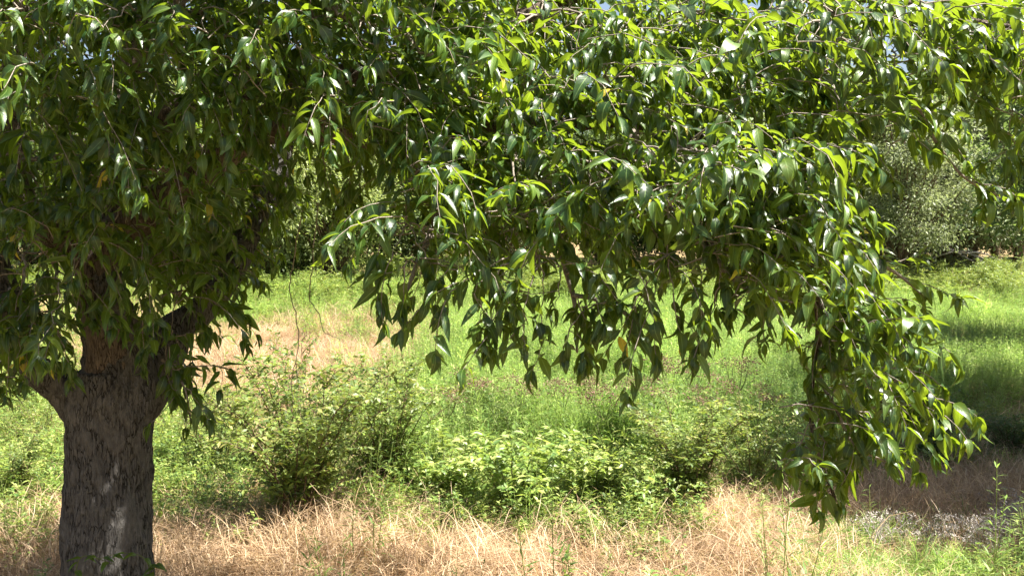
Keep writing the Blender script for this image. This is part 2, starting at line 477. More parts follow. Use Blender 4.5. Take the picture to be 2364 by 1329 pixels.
def limb(name, rows, n, sides, mat, amp):
    C = spline(path(rows), n)
    # a little wander so no limb is a clean arc
    w = np.array([[mnoise.noise(Vector((p[0] * 2.3 + a * 31, p[1] * 2.3, p[2] * 2.3))) for a in range(3)] for p in C[:, :3]])
    env = np.minimum(np.arange(n) / 6.0, 1.0)[:, None]
    C[:, :3] += w * 0.045 * env
    V, Q, T = tube(C[:, :3], C[:, 3], sides)
    cen = np.concatenate((np.repeat(C[:, :3], sides, axis=0), C[-1:, :3]))
    V = V + unit(V - cen) * rough(V, amp, 9.0, 1.7)[:, None] * np.minimum(1, np.linalg.norm(V - cen, axis=1) / 0.06)[:, None]
    link('limb', make_mesh('limb', V - ORG, [Q, T], mat), tree)
    for p in C[::1]:
        if p[3] < 0.16: skel.append(p)
for nm, rows in limb_rows.items():
    big = rows[1][3] > 0.06
    limb(nm, rows, 20 + 9 * len(rows), 28 if big else 9, (M_BARK if nm in ('left', 'right') else M_LIMB) if big else M_TWIG, 0.02 if big else 0.006)
skel = np.array(skel)

# ---- twigs and leaves
twigs = []          # (points, base radius)
LP, LD, LU, LS = [], [], [], []     # leaf position, direction, up, size

def leafy_twig(pts, r0, size=1.0, skip=0.0, droop=0.8, step=0.034):
    """leaves along a twig, alternate, drooping"""
    seg = np.linalg.norm(np.diff(pts, axis=0), axis=1); Lt = seg.sum()
    acc = np.concatenate(([0], np.cumsum(seg)))
    n = max(3, int(Lt * (1 - skip) / step)); sgn = 1 if random.random() < 0.5 else -1
    for i in range(n):
        s = Lt * (skip + (1 - skip) * (i + 0.6) / n)
        s = min(s, Lt * 0.999)
        j = min(np.searchsorted(acc, s) - 1, len(seg) - 1); j = max(j, 0)
        f = (s - acc[j]) / max(seg[j], 1e-6)
        p = pts[j] * (1 - f) + pts[j + 1] * f
        t = unit(pts[j + 1] - pts[j])
        side = np.cross(t, (0, 0, 1.0))
        if np.linalg.norm(side) < 0.25:
            a = random.uniform(0, 6.28); side = np.array((math.cos(a), math.sin(a), 0))
        side = unit(side) * sgn; sgn = -sgn
        e = i / n
        dr = droop * random.uniform(-0.05, 1.15)
        d = 0.62 * t + (0.85 - 0.5 * e ** 3) * side + np.array((0, 0, -dr)) + rng.normal(0, 0.33, 3)
        up = np.array((0, 0, 1.0)) + 0.35 * side * random.uniform(-1, 1) + rng.normal(0, 0.38, 3)
        L = 0.152 * size * random.uniform(0.5, 1.15) * (1 - 0.42 * max(0, e - 0.72) / 0.28) * (0.75 + 0.25 * min(1, e * 4))
        d = unit(d)
        LP.append(p + d * 0.012); LD.append(d); LU.append(up); LS.append(L)
    # a fan of leaves at the tip
    t = unit(pts[-1] - pts[-2]); a0 = random.uniform(0, 6.28); sx = unit(np.cross(t, (0.3, 0.1, 1.0))); sy = np.cross(t, sx)
    for q in range(random.randint(2, 5)):
        a = a0 + q * 2.2; d = unit(0.75 * t + 0.75 * (math.cos(a) * sx + math.sin(a) * sy) + np.array((0, 0, -0.3)))
        LP.append(pts[-1] - t * random.uniform(0, .03)); LD.append(d); LU.append(np.array((0, 0, 1.0)) + rng.normal(0, .3, 3)); LS.append(0.13 * size * random.uniform(.5, 1.1))
    LP.append(pts[-1]); LD.append(unit(t + np.array((0, 0, -0.5)) + rng.normal(0, .2, 3))); LU.append(np.array((0, 0, 1.0)) + rng.normal(0, .3, 3)); LS.append(0.10 * size * random.uniform(.7, 1.1))
    twigs.append((pts, r0))

def bez(a, b, c, n):
    t = np.linspace(0, 1, n)[:, None]
    return (1 - t) ** 2 * a + 2 * t * (1 - t) * b + t * t * c

branch_pts = [skel[:, :3]]
def connect(p, r=0.004, far=0.25):
    """thin wood from the nearest limb or branch up to p"""
    allp = np.concatenate(branch_pts)
    dd = np.linalg.norm(allp - p, axis=1) + 0.6 * np.maximum(0, p[2] - allp[:, 2])
    q = allp[np.argmin(dd)]
    dist = np.linalg.norm(q - p)
    if dist < 0.03: return
    mid = (p + q) / 2 + np.array((0, 0, 0.18 * dist)) + rng.normal(0, 0.07 * dist, 3)
    pts = bez(q, mid, p, 6 + int(dist * 8))
    pts[1:-1] += rng.normal(0, 0.012 * min(1, dist * 2), (len(pts) - 2, 3))
    return pts, max(r, 0.004 + 0.009 * dist)

branches = []
def cluster(u, v, ru, rv, d, dd, n, size=1.0, droop=0.5, horiz=1.0):
    """n leafy twigs in a clump round one side branch"""
    c = P(u, v, d)
    cn = connect(c + np.array((0, 0, 0.05)))
    if cn is not None:
        branches.append(cn); branch_pts.append(cn[0])
    k = 0
    while k < n:
        a = rng.normal(0, 0.55, 3)
        if np.linalg.norm(a[:2]) > 1.15 or abs(a[2]) > 1.3: continue
        s = P(u + a[0] * ru, v + a[1] * rv, d + a[2] * dd)
        o = s - np.array((TX, TY, s[2])); o = unit(o) * 0.9 * horiz + rng.normal(0, 0.7, 3) * np.array((1, 1, 0.45))
        o[2] += 0.25
        L = random.uniform(0.28, 0.62)
        e = s + unit(o) * L * 0.9
        e[2] -= L * random.uniform(0.15, 0.75)
        mid = s + unit(o) * L * 0.55 + np.array((0, 0, 0.06 * L))
        pts = bez(s, mid, e, 7) + rng.normal(0, 0.006, (7, 3))
        leafy_twig(pts, 0.0032, size, 0.04, droop)
        if k % 2 == 0:
            cn = connect(s)
            if cn is not None: twigs.append(cn)
        k += 1

def spray(u0, v0, u1, v1, d, size=1.0, droop=0.6, d1=None):
    """a hanging leafy twig from one place to another"""
    a = P(u0, v0, d); b = P(u1, v1, d if d1 is None else d1)
    b[2] += 0.10 * size          # leaves hang below the twig's own end
    L = np.linalg.norm(b - a)
    h = np.array((b[0] - a[0], b[1] - a[1], 0))
    mid = a * 0.5 + b * 0.5 + h * 0.25 + np.array((0, 0, 0.12 * L)) + rng.normal(0, 0.03, 3)
    pts = bez(a, mid, b, 8) + rng.normal(0, 0.005, (8, 3))
    leafy_twig(pts, 0.0036, size, 0.0, droop)
    cn = connect(a)
    if cn is not None: twigs.append(cn)
    for _ in range(2 if L > 0.35 else 1):       # side shoots
        i = random.randint(1, 5)
        e = pts[i] + rng.normal(0, 0.10, 3) + np.array((0, 0, -random.uniform(0.10, 0.22)))
        leafy_twig(bez(pts[i], (pts[i] + e) / 2 + rng.normal(0, .03, 3), e, 5), 0.0025, size * 0.95, 0.1, droop)

CL = [
 (400, 425, 60, 45, 5.5, .15, 8), (90, 40, 120, 70, 6.6, .4, 14), (930, -10, 120, 50, 6.2, .4, 12), (480, 0, 200, 50, 6.6, .4, 14),
 (385, 610, 60, 70, 6.1, .2, 16), (790, 285, 60, 35, 5.45, .2, 7), (420, 690, 40, 40, 6.1, .15, 5), (1200, 0, 170, 60, 6.4, .6, 16), (1550, -10, 180, 60, 6.3, .6, 16), (1900, -10, 150, 50, 6.0, .6, 9), (1350, 60, 180, 70, 6.9, .5, 18), (1700, 60, 180, 70, 6.8, .5, 16), (1050, 60, 160, 90, 7.0, .5, 18),
 # dark left part of the crown: near, middle, far layer
 (60, 60, 150, 120, 5.1, .5, 16), (230, 90, 150, 120, 5.2, .5, 18), (420, 60, 160, 110, 5.2, .5, 18), (600, 100, 150, 120, 5.3, .5, 18), (780, 60, 160, 110, 5.3, .5, 18), (930, 110, 140, 120, 5.3, .5, 18),
 (100, 230, 140, 110, 5.3, .5, 16), (300, 230, 150, 110, 5.3, .5, 18), (480, 230, 150, 100, 5.5, .5, 16), (660, 220, 140, 90, 5.6, .5, 16), (850, 230, 130, 90, 5.3, .5, 16),
 (40, 400, 120, 130, 5.5, .4, 14), (180, 380, 130, 110, 5.6, .4, 14), (330, 340, 130, 90, 6.4, .4, 14), (480, 390, 110, 90, 6.5, .4, 14), (60, 600, 110, 130, 5.6, .4, 16), (170, 500, 110, 90, 5.5, .4, 12),
 (285, 530, 80, 60, 5.6, .3, 7), (340, 560, 100, 100, 6.7, .4, 16), (430, 550, 70, 70, 6.7, .4, 11), (40, 790, 90, 110, 5.8, .4, 14), (130, 690, 70, 90, 5.6, .3, 8), (350, 660, 40, 60, 5.9, .2, 4),
 (400, 610, 50, 50, 6.6, .3, 9), (470, 540, 40, 50, 6.9, .3, 5), (530, 380, 50, 60, 6.7, .4, 8),
 (120, 130, 220, 180, 7.2, .8, 30), (420, 130, 220, 180, 7.4, .8, 32), (720, 130, 220, 160, 7.4, .8, 30), (960, 160, 200, 160, 7.0, .8, 26), (200, 380, 200, 150, 7.1, .6, 22), (470, 360, 180, 110, 7.4, .6, 18), (650, 250, 160, 50, 7.0, .6, 14),
 (60, 640, 130, 180, 7.0, .5, 20), (60, 830, 80, 60, 6.6, .4, 8),
 (760, 300, 120, 40, 6.4, .4, 10), (890, 320, 90, 60, 5.6, .4, 12),
 # middle
 (965, 430, 70, 80, 5.0, .35, 12), (945, 540, 50, 60, 4.9, .3, 9), (1040, 520, 100, 100, 5.0, .35, 14), (1030, 380, 110, 90, 5.2, .4, 14),
 (1080, 80, 150, 110, 5.55, .5, 18), (1250, 60, 150, 110, 5.45, .5, 18), (1420, 80, 150, 110, 5.3500000000000005, .45, 18), (1590, 60, 150, 110, 5.3500000000000005, .45, 18), (1760, 80, 150, 110, 5.3500000000000005, .45, 18), (1930, 60, 150, 100, 4.9, .45, 15), (2090, 90, 140, 90, 5.0, .45, 14), (2250, 80, 140, 110, 5.0, .45, 16), (2370, 150, 90, 110, 5.0, .4, 11),
 (1060, 230, 130, 100, 5.3, .45, 16), (1220, 230, 140, 100, 5.2, .4, 16), (1390, 210, 130, 90, 5.1000000000000005, .4, 13), (1560, 220, 140, 100, 5.0, .4, 16), (1730, 220, 140, 100, 5.0, .4, 16), (1890, 210, 130, 100, 4.9, .4, 14), (2060, 140, 110, 50, 5.0, .4, 9), (2190, 150, 90, 50, 5.0, .4, 8), (2350, 230, 50, 50, 5.0, .3, 7),
 (1180, 390, 120, 90, 5.0, .4, 13), (1360, 400, 130, 90, 4.8, .4, 15), (1530, 380, 130, 90, 4.7, .4, 16), (1700, 380, 130, 90, 4.7, .4, 16), (1850, 370, 110, 90, 4.7, .35, 14), (1910, 390, 50, 80, 4.75, .25, 6),
 (1200, 530, 110, 90, 4.85, .35, 12), (1360, 490, 110, 70, 4.8, .35, 12), (1540, 520, 120, 80, 4.65, .35, 15), (1710, 510, 120, 80, 4.6, .35, 15), (1870, 500, 100, 80, 4.65, .3, 12),
 (1240, 640, 80, 60, 4.8, .3, 9), (1540, 640, 90, 60, 4.6, .3, 10), (1680, 630, 90, 60, 4.55, .3, 11), (1780, 640, 80, 60, 4.55, .3, 9), (1880, 640, 80, 70, 4.8, .3, 9), (1990, 640, 80, 60, 4.9, .3, 8),
 (1150, 180, 250, 170, 6.4, .6, 30), (1480, 130, 160, 100, 7.5, .4, 22), (1500, 200, 260, 180, 6.2, .6, 24), (1830, 190, 250, 160, 6.1, .6, 28), (2180, 50, 220, 80, 6.2, .6, 18), (1300, 440, 220, 120, 5.8, .4, 20), (1650, 440, 240, 130, 5.6, .4, 22), (1850, 400, 110, 130, 5.6, .4, 10),
 # hanging end
 (1930, 720, 70, 70, 4.85, .25, 9), (2020, 740, 70, 60, 4.9, .25, 8), (1960, 830, 60, 50, 4.85, .2, 5), (2080, 860, 70, 50, 4.9, .2, 7), (1950, 980, 60, 60, 4.75, .2, 7), (2000, 1050, 60, 60, 4.75, .2, 6), (1920, 1100, 50, 50, 4.75, .15, 5), (2120, 930, 50, 40, 4.9, .15, 4),
]
UP = [  # crown above the picture, which shades the left of it
 (0, -250, 300, 200, 5.6, .9, 80), (350, -250, 300, 180, 5.4, 1.0, 120), (750, -250, 300, 170, 5.6, 1.0, 130), (1050, -220, 240, 140, 6.0, .9, 50), (200, -650, 400, 220, 6.4, 1.3, 90), (700, -600, 380, 200, 6.2, 1.4, 110), (900, -420, 300, 140, 5.4, .8, 60), (1050, -420, 260, 160, 6.6, .9, 28), (450, -1000, 420, 220, 6.6, 1.3, 50),
 (-300, 150, 220, 280, 5.8, .9, 45), (-250, 600, 180, 200, 5.9, .7, 28), (-350, -350, 250, 250, 6.0, 1.0, 40), (1350, -150, 250, 110, 8.8, .7, 24), (950, -200, 260, 120, 8.4, .7, 26), (150, -60, 220, 60, 5.6, .6, 22), (500, -60, 220, 60, 5.7, .6, 24), (850, -60, 220, 60, 5.7, .6, 22), (300, -40, 300, 60, 7.4, .6, 22), (800, -40, 300, 60, 7.4, .6, 22), (1150, -60, 160, 50, 6.0, .5, 10), (1500, -60, 200, 40, 6.0, .4, 8), (1750, -40, 160, 40, 5.6, .4, 5), (2230, -60, 150, 50, 5.2, .4, 6),
]
for c in CL:
    if c[0] > 1800 and c[1] > 300: c = (c[0] - 110,) + c[1:]
    if c[0] < 1000 and c[1] < 420: c = c[:6] + (int(c[6] * 1.3),)
    if c[0] < 400 and 500 < c[1] < 850: c = (c[0], c[1] - 40) + c[2:]
    if c[1] < 110: c = c[:6] + (int(c[6] * 1.15),)
    if 1000 < c[0] < 1900 and c[1] > 500: c = (c[0], c[1] - 25) + c[2:6] + (int(c[6] * (.55 if c[1] > 590 else .85)),)
    cluster(*c)
for c in UP: cluster(*c)
SPR = [
 (905, 590, 868, 745, 4.7), (935, 600, 930, 765, 4.7), (895, 520, 880, 650, 4.8), (960, 560, 990, 680, 4.8),
 (1085, 640, 1020, 800, 4.6), (1095, 680, 1095, 830, 4.6), (1060, 620, 1015, 700, 4.7), (1180, 690, 1130, 890, 4.6), (1205, 720, 1205, 890, 4.6), (1150, 640, 1170, 760, 4.7), (1255, 690, 1245, 830, 4.7),
 (1330, 690, 1350, 925, 4.7), (1375, 670, 1405, 800, 4.7), (1330, 740, 1305, 900, 4.7), (1350, 640, 1370, 850, 4.75), (1300, 620, 1280, 800, 4.75),
 (1470, 690, 1440, 905, 4.6), (1505, 700, 1515, 915, 4.6), (1555, 680, 1575, 860, 4.55), (1490, 640, 1480, 800, 4.65), (1620, 640, 1620, 830, 4.5), (1660, 660, 1670, 800, 4.5), (1720, 650, 1695, 790, 4.5), (1780, 690, 1855, 800, 4.5), (1795, 660, 1775, 850, 4.5), (1750, 640, 1740, 780, 4.5),
 (1882, 840, 1895, 960, 4.8), (1890, 960, 1835, 1180, 4.7), (1880, 1010, 1825, 1150, 4.75), (1905, 1020, 1885, 1230, 4.7), (1930, 1080, 1945, 1245, 4.7), (1950, 960, 1985, 1180, 4.7), (1930, 900, 1920, 1080, 4.75), (1985, 950, 2095, 1130, 4.7), (2040, 930, 2175, 1065, 4.85), (2010, 1000, 2050, 1140, 4.75), (2000, 850, 2235, 945, 4.9), (2050, 800, 2205, 880, 4.95), (2100, 890, 2190, 950, 4.9),
 (2070, 640, 2190, 720, 5.0), (2000, 610, 2125, 640, 4.95), (1950, 690, 2120, 790, 4.9), (1900, 650, 1960, 850, 4.85), (1900, 740, 2050, 880, 4.85), (2020, 700, 2110, 850, 4.9), (1880, 700, 1900, 860, 4.8), (1960, 640, 2020, 780, 4.9),
 (385, 780, 480, 810, 6.05), (388, 800, 430, 1030, 6.0), (400, 850, 540, 895, 6.0), (415, 880, 480, 1010, 6.0), (380, 830, 405, 960, 6.05), (430, 690, 480, 790, 6.3), (395, 760, 420, 900, 6.05),
 (300, 600, 335, 860, 5.7), (315, 660, 365, 790, 5.75), (330, 740, 330, 890, 5.85), (250, 570, 295, 745, 5.6), (180, 600, 130, 880, 5.5), (110, 580, 60, 930, 5.6), (55, 620, 15, 960, 5.6), (195, 600, 175, 790, 5.5), (130, 760, 165, 890, 5.5), (90, 740, 30, 900, 5.7),
 (740, 320, 755, 490, 6.1), (800, 330, 800, 500, 6.1), (700, 340, 650, 480, 6.4), (830, 320, 850, 440, 5.9), (570, 560, 640, 640, 6.7, .8), (520, 640, 600, 690, 6.5), (600, 470, 670, 520, 6.8), (560, 440, 620, 560, 6.7),
 (2240, 420, 2345, 500, 5.2), (2230, 410, 2270, 490, 5.2), (2290, 440, 2350, 510, 5.2), (2010, 330, 2030, 450, 5.0), (2020, 380, 2050, 470, 5.0), (2330, 300, 2360, 420, 5.0),
 (480, 80, 400, 130, 4.6), (240, 60, 180, 90, 4.5), (450, 250, 430, 300, 4.9), (680, 110, 740, 200, 4.8), (560, 210, 500, 260, 5.0),
]
for s in SPR:
    s = list(s)
    if s[2] > 2000 and s[3] > 700: s[2] -= 60
    if s[0] > 1850 and s[3] > 1000: s[3] -= 75
    elif 1000 < s[0] < 1880 and s[3] > 740: s[3] -= 30
    spray(*s)

# two chinks in the crown let the sun through to the foot of the trunk
sd_ = np.array(SUN_DIR); keep = np.ones(len(LP), bool); LPa = np.array(LP)
for (u, v, d, rr) in ((305, 1165, 5.97, .12), (335, 1290, 6.02, .11), (285, 1020, 5.95, .08)):
    w = LPa - P(u, v, d); tt = w @ sd_
    keep &= ~((np.linalg.norm(w - tt[:, None] * sd_, axis=1) < rr) & (tt > 0))
LP = LPa[keep]; LD = np.array(LD)[keep]; LU = np.array(LU)[keep]; LS = np.array(LS)[keep]
LP = np.array(LP); LD = np.array(LD); LU = np.array(LU); LS = np.array(LS)
NLV = len(LP)
TM = []
for i in range(28):
    TM.append(leaf_template(6, random.uniform(0.27, 0.44), random.uniform(0.1, 1.9), random.uniform(0.1, 0.8), random, 0.05, random.uniform(0.05, 0.4), random.uniform(0.30, 0.40)))
LR = frames(LD, LU)
var = rng.integers(0, len(TM), NLV)
vt = (np.arange(len(TM)) + 0.5) / len(TM); rng.shuffle(vt)
tint = np.clip(vt[var] + 0, 0, 0.955)
# a few yellowing leaves
yel = rng.random(NLV) < 0.003
# the 300 leaves that show largest in the picture become objects of their own
t_s = np.array([(0.1, 0), (.22, -.5), (.22, .5), (.3, 0), (.4, -.6), (.4, .6), (.4, 0), (.5, -.3), (.5, .3), (.55, -.6), (.55, .6), (.65, 0), (.72, -.4), (.72, .4), (.85, 0), (.3, -.8), (.3, .8), (.48, -.8), (.48, .8), (.62, -.75), (.62, .75)])
S = []
for T_ in TM:
    V, Q, B = T_; n = 7
    f = t_s[:, 0] * 6; i = np.minimum(f.astype(int), 5); fr = (f - i)[:, None]
    mid = V[n + i] * (1 - fr) + V[n + i + 1] * fr
    l = V[i] * (1 - fr) + V[i + 1] * fr; r = V[2 * n + i] * (1 - fr) + V[2 * n + i + 1] * fr
    w = t_s[:, 1:2]
    S.append(mid + np.where(w < 0, (l - mid) * -w, (r - mid) * w))
S = np.array(S)
SPt = np.einsum('nij,nvj->nvi', LR, S[var]) * LS[:, None, None] + LP[:, None, :]
pp = pix(SPt.reshape(-1, 3)); lid = np.repeat(np.arange(NLV), len(t_s))
G = 9.0
ok = (pp[:, 0] > 0) & (pp[:, 0] < W_) & (pp[:, 1] > 0) & (pp[:, 1] < H_) & (pp[:, 2] > 0.5)
pu = (pp[ok, 0] / G).astype(int); pv = (pp[ok, 1] / G).astype(int); cell = pv * 400 + pu
zz = pp[ok, 2]; li = lid[ok]
od = np.lexsort((zz, cell)); cs = cell[od]; first = np.concatenate(([True], cs[1:] != cs[:-1]))
cnt = np.bincount(li[od][first], minlength=NLV)
best = np.argsort(-cnt)[:300]
single = np.zeros(NLV, bool); single[best] = True
print('leaves', NLV, 'in view singles min cells', cnt[best].min(), cnt[best].max())

leaf_meshes = [make_mesh('leaf', V, Q, M_LEAF, True, {'tint': np.full(len(V), min(vt[i], .955)), 'blade': B}) for i, (V, Q, B) in enumerate(TM)]
yellow_meshes = [make_mesh('yellow_leaf', V, Q, M_LEAF, True, {'tint': np.full(len(V), 0.99), 'blade': B}) for i, (V, Q, B) in enumerate(TM[:3])]
for i in best:
    if yel[i]:
        o = link('leaf', yellow_meshes[var[i] % 3], tree); o['label'] = 'yellowing leaf'
    else:
        o = link('leaf', leaf_meshes[var[i]], tree)
    R = LR[i] * LS[i]
    p = LP[i] - ORG
    o.matrix_local = Matrix(((R[0, 0], R[0, 1], R[0, 2], p[0]), (R[1, 0], R[1, 1], R[1, 2], p[1]), (R[2, 0], R[2, 1], R[2, 2], p[2]), (0, 0, 0, 1)))
b = Bag()
rest = ~single
tint = np.where(yel, 0.99, np.clip(tint + rng.normal(0, .06, NLV), 0, .955))
bake(b, TM, LP[rest] - ORG, LR[rest], LS[rest], var[rest], tint[rest], True)
link('foliage', b.mesh('foliage', M_LEAF), tree, kind='stuff')

# wood
for pts, r in sorted(branches, key=lambda a: -a[1])[:120]:
    n = len(pts); rr = np.linspace(r, max(0.35 * r, 0.003), n)
    V, Q, T = tube(pts, rr, 6)
    link('branch', make_mesh('branch', V - ORG, [Q, T], M_TWIG), tree)
b = Bag()
for pts, r in twigs:
    n = len(pts); rr = np.linspace(r, 0.0014, n)
    V, Q, T = tube(pts, rr, 4)
    b.add(V - ORG, Q=Q, T=T)
link('twigs', b.mesh('twigs', M_TWIG), tree, kind='stuff')
# two bare hanging twigs
for rows in ([(700, 480, 6.6, .004), (676, 600, 6.6, .004), (670, 670, 6.55, .0036), (684, 735, 6.5, .0034), (690, 800, 6.5, .003), (675, 865, 6.5, .0026), (676, 930, 6.5, .002)],
             [(735, 470, 6.6, .004), (722, 600, 6.6, .0036), (715, 685, 6.6, .0032), (738, 730, 6.6, .0028), (748, 765, 6.6, .0024), (785, 782, 6.6, .002)]):
    C = spline(path(rows), 40); C[:, :3] += rng.normal(0, .003, (40, 3))
    V, Q, T = tube(C[:, :3], C[:, 3], 5)
    o = link('bare_twig', make_mesh('bare_twig', V - ORG, [Q, T], M_TWIG), tree)

#PLANTS
# ------------------------------------------------------------------ plants of the meadow
M_SHRUB = leaf_material('shrub_leaf', [(0, (0.035, 0.070, 0.016)), (0.45, (0.10, 0.150, 0.030)), (0.85, (0.19, 0.245, 0.055)), (1, (0.32, 0.30, 0.10))], (0.30, 0.36, 0.05), 0.30, 0.5, 0.4, noise_scale=2.0, lo=0.6, hi=1.3)
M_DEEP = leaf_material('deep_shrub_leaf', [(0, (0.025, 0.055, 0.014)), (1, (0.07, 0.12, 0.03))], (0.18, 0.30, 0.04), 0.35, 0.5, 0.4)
M_FEATH = leaf_material('weed_leaf', [(0, (0.065, 0.130, 0.026)), (0.5, (0.16, 0.245, 0.050)), (1, (0.38, 0.42, 0.16))], (0.38, 0.56, 0.10), 0.36, 0.55, 0.35, noise_scale=1.1, lo=0.5, hi=1.4)
M_BROAD = leaf_material('broad_weed_leaf', [(0, (0.055, 0.11, 0.022)), (0.55, (0.13, 0.20, 0.042)), (1, (0.32, 0.35, 0.11))], (0.34, 0.42, 0.07), 0.32, 0.45, 0.45)
M_STRAW = leaf_material('dry_straw', [(0, (0.17, 0.10, 0.06)), (0.4, (0.31, 0.21, 0.12)), (0.8, (0.46, 0.335, 0.21)), (1, (0.58, 0.47, 0.33))], (0.40, 0.28, 0.17), 0.25, 0.55, 0.35, back=1.0, noise_scale=1.2)
M_SEED = leaf_material('brown_seed', [(0, (0.10, 0.058, 0.038)), (1, (0.20, 0.125, 0.085))], (0.2, 0.12, 0.08), 0.15, 0.8, 0.2, back=1.0)
M_GREY = leaf_material('grey_dead_stem', [(0, (0.20, 0.17, 0.14)), (1, (0.40, 0.36, 0.32))], (0.2, 0.18, 0.15), 0.08, 0.8, 0.2, back=1.0)
M_STEM = bark_material('stem_bark', (0.13, 0.09, 0.055), (0.05, 0.035, 0.02), 4.0, 0.3)
M_GSTEM = leaf_material('green_stem', [(0, (0.10, 0.12, 0.035)), (1, (0.18, 0.17, 0.06))], (0.2, 0.25, 0.05), 0.1, 0.6, 0.3)

def quick_leaves(bag, pos, d, up, size, tint, tm):
    pos = np.asarray(pos, float); n = len(pos)
    v = rng.integers(0, len(tm), n)
    bake(bag, tm, pos, frames(np.asarray(d, float), np.asarray(up, float)), np.asarray(size, float), v, np.clip(np.asarray(tint, float), 0, 1))

SMALL = [leaf_template(2, random.uniform(0.45, 0.62), random.uniform(0.1, 0.7), random.uniform(0.1, 0.5), random, 0.1) for _ in range(8)]
OVAL = [leaf_template(4, random.uniform(0.40, 0.52), random.uniform(0.2, 0.9), random.uniform(0.1, 0.5), random, 0.06) for _ in range(8)]
THIN = [leaf_template(2, random.uniform(0.10, 0.18), random.uniform(0.1, 0.9), 0.1, random, 0.4) for _ in range(8)]

def grow_shrub(nst, height, spread, leaf, n_side, gap, tm, arch=0.5, sparse=0.0, base=0.12, tlo=0.0, thi=1.0):
    """stems from one foot with side twigs; returns stem bag and leaf bag"""
    sb, lb = Bag(), Bag()
    pos, dr, up, sz, tn = [], [], [], [], []
    for s in range(nst):
        a = 6.283 * (s + random.random()) / nst
        sp = spread * random.uniform(0.25, 1.0); h = height * random.uniform(0.62, 1.0) * (1 - 0.25 * (sp / spread) ** 2)
        p0 = np.array((math.cos(a) * base * random.random(), math.sin(a) * base * random.random(), -0.03))
        p2 = np.array((math.cos(a) * sp, math.sin(a) * sp, h))
        p1 = np.array((math.cos(a) * sp * (0.5 - 0.4 * arch), math.sin(a) * sp * (0.5 - 0.4 * arch), h * (0.55 + 0.35 * arch)))
        pts = bez(p0, p1, p2, 12) + rng.normal(0, 0.012 * height, (12, 3)) * np.linspace(0, 1, 12)[:, None]
        r = 0.006 * height ** 0.5 + 0.002
        V, Q, T = tube(pts, np.linspace(r, 0.0018, 12), 4); sb.add(V, Q=Q, T=T)
        tb = random.uniform(0, 0.45)
        for k in range(n_side):
            f = random.uniform(0.12 + 0.2 * sparse, 1.0)
            j = min(int(f * 11), 10); q = pts[j] + (pts[j + 1] - pts[j]) * (f * 11 - j)
            b = random.uniform(0, 6.283)
            o = np.array((math.cos(b), math.sin(b), random.uniform(0.0, 0.8))) + 0.5 * unit(pts[j + 1] - pts[j])
            L = height * random.uniform(0.10, 0.24) * (1.15 - 0.5 * f)
            e = q + unit(o) * L - np.array((0, 0, 0.15 * L))
            tw = bez(q, q + unit(o) * L * .6 + np.array((0, 0, .08 * L)), e, 4)
            V, Q, T = tube(tw, np.linspace(0.0022, 0.001, 4), 3, False); sb.add(V, Q=Q)
            n = max(2, int(L / gap))
            for i in range(n):
                t = (i + 0.5) / n; jj = min(int(t * 3), 2); pp_ = tw[jj] + (tw[jj + 1] - tw[jj]) * (t * 3 - jj)
                td = unit(tw[jj + 1] - tw[jj]); sd = np.cross(td, (0, 0, 1.0)) * (1 if i % 2 else -1)
                pos.append(pp_); dr.append(0.5 * td + 0.8 * sd + rng.normal(0, 0.3, 3) + np.array((0, 0, -0.1)))
                up.append(np.array((0, 0, 1.0)) + rng.normal(0, 0.45, 3)); sz.append(leaf * random.uniform(0.6, 1.2))
                tn.append(tlo + (thi - tlo) * min(1, max(0, random.gauss(0.35 + tb, 0.2))))
        # leaves on the stem's own top
        for i in range(int(6 + 10 * (1 - sparse))):
            f = random.uniform(0.4, 1.0); j = min(int(f * 11), 10); q = pts[j] + (pts[j + 1] - pts[j]) * (f * 11 - j)
            b = random.uniform(0, 6.283)
            pos.append(q); dr.append(np.array((math.cos(b), math.sin(b), 0.4))); up.append(np.array((0, 0, 1.0)) + rng.normal(0, .3, 3)); sz.append(leaf * random.uniform(.6, 1.1)); tn.append(tlo + (thi - tlo) * random.uniform(0.3, 1))
    quick_leaves(lb, pos, dr, up, sz, tn, tm)
    return sb, lb

def plant_proto(name, sb, lb, ms, ml, extra=None):
    """(part name, mesh) pairs"""
    out = [('stems', sb.mesh('stems', ms)), ('leaves', lb.mesh('leaves', ml))]
    return out + (extra or [])

def place(proto, name, label, cat, u, v, scale, rz=None, group=None, at=None):
    g = ground_at(u, v) if at is None else at
    o = thing(name, label, cat, tuple(g), random.uniform(0, 6.28) if rz is None else rz, scale, group)
    for nm, me in proto:
        link(nm, me, o, kind='stuff' if nm in ('leaves', 'crown', 'seed_heads') else None)
    return o

SHRUB = [plant_proto('s', *grow_shrub(22, 1.5, 0.95, 0.058, 24, 0.020, SMALL, 0.5), M_STEM, M_SHRUB) for _ in range(3)]
LOOSE = [plant_proto('s', *grow_shrub(13, 1.5, 0.8, 0.056, 18, 0.022, SMALL, 0.3, 0.4), M_STEM, M_SHRUB) for _ in range(2)]
BROAD = [plant_proto('s', *grow_shrub(16, 0.9, 0.75, 0.09, 14, 0.032, OVAL, 0.5), M_GSTEM, M_BROAD) for _ in range(3)]
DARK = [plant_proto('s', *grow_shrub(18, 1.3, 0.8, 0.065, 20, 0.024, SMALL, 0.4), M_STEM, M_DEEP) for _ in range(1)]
SAPL = [plant_proto('s', *grow_shrub(2, 0.75, 0.14, 0.085, 8, 0.05, OVAL, 0.3, 0.3, 0.03), M_GSTEM, M_BROAD) for _ in range(3)]

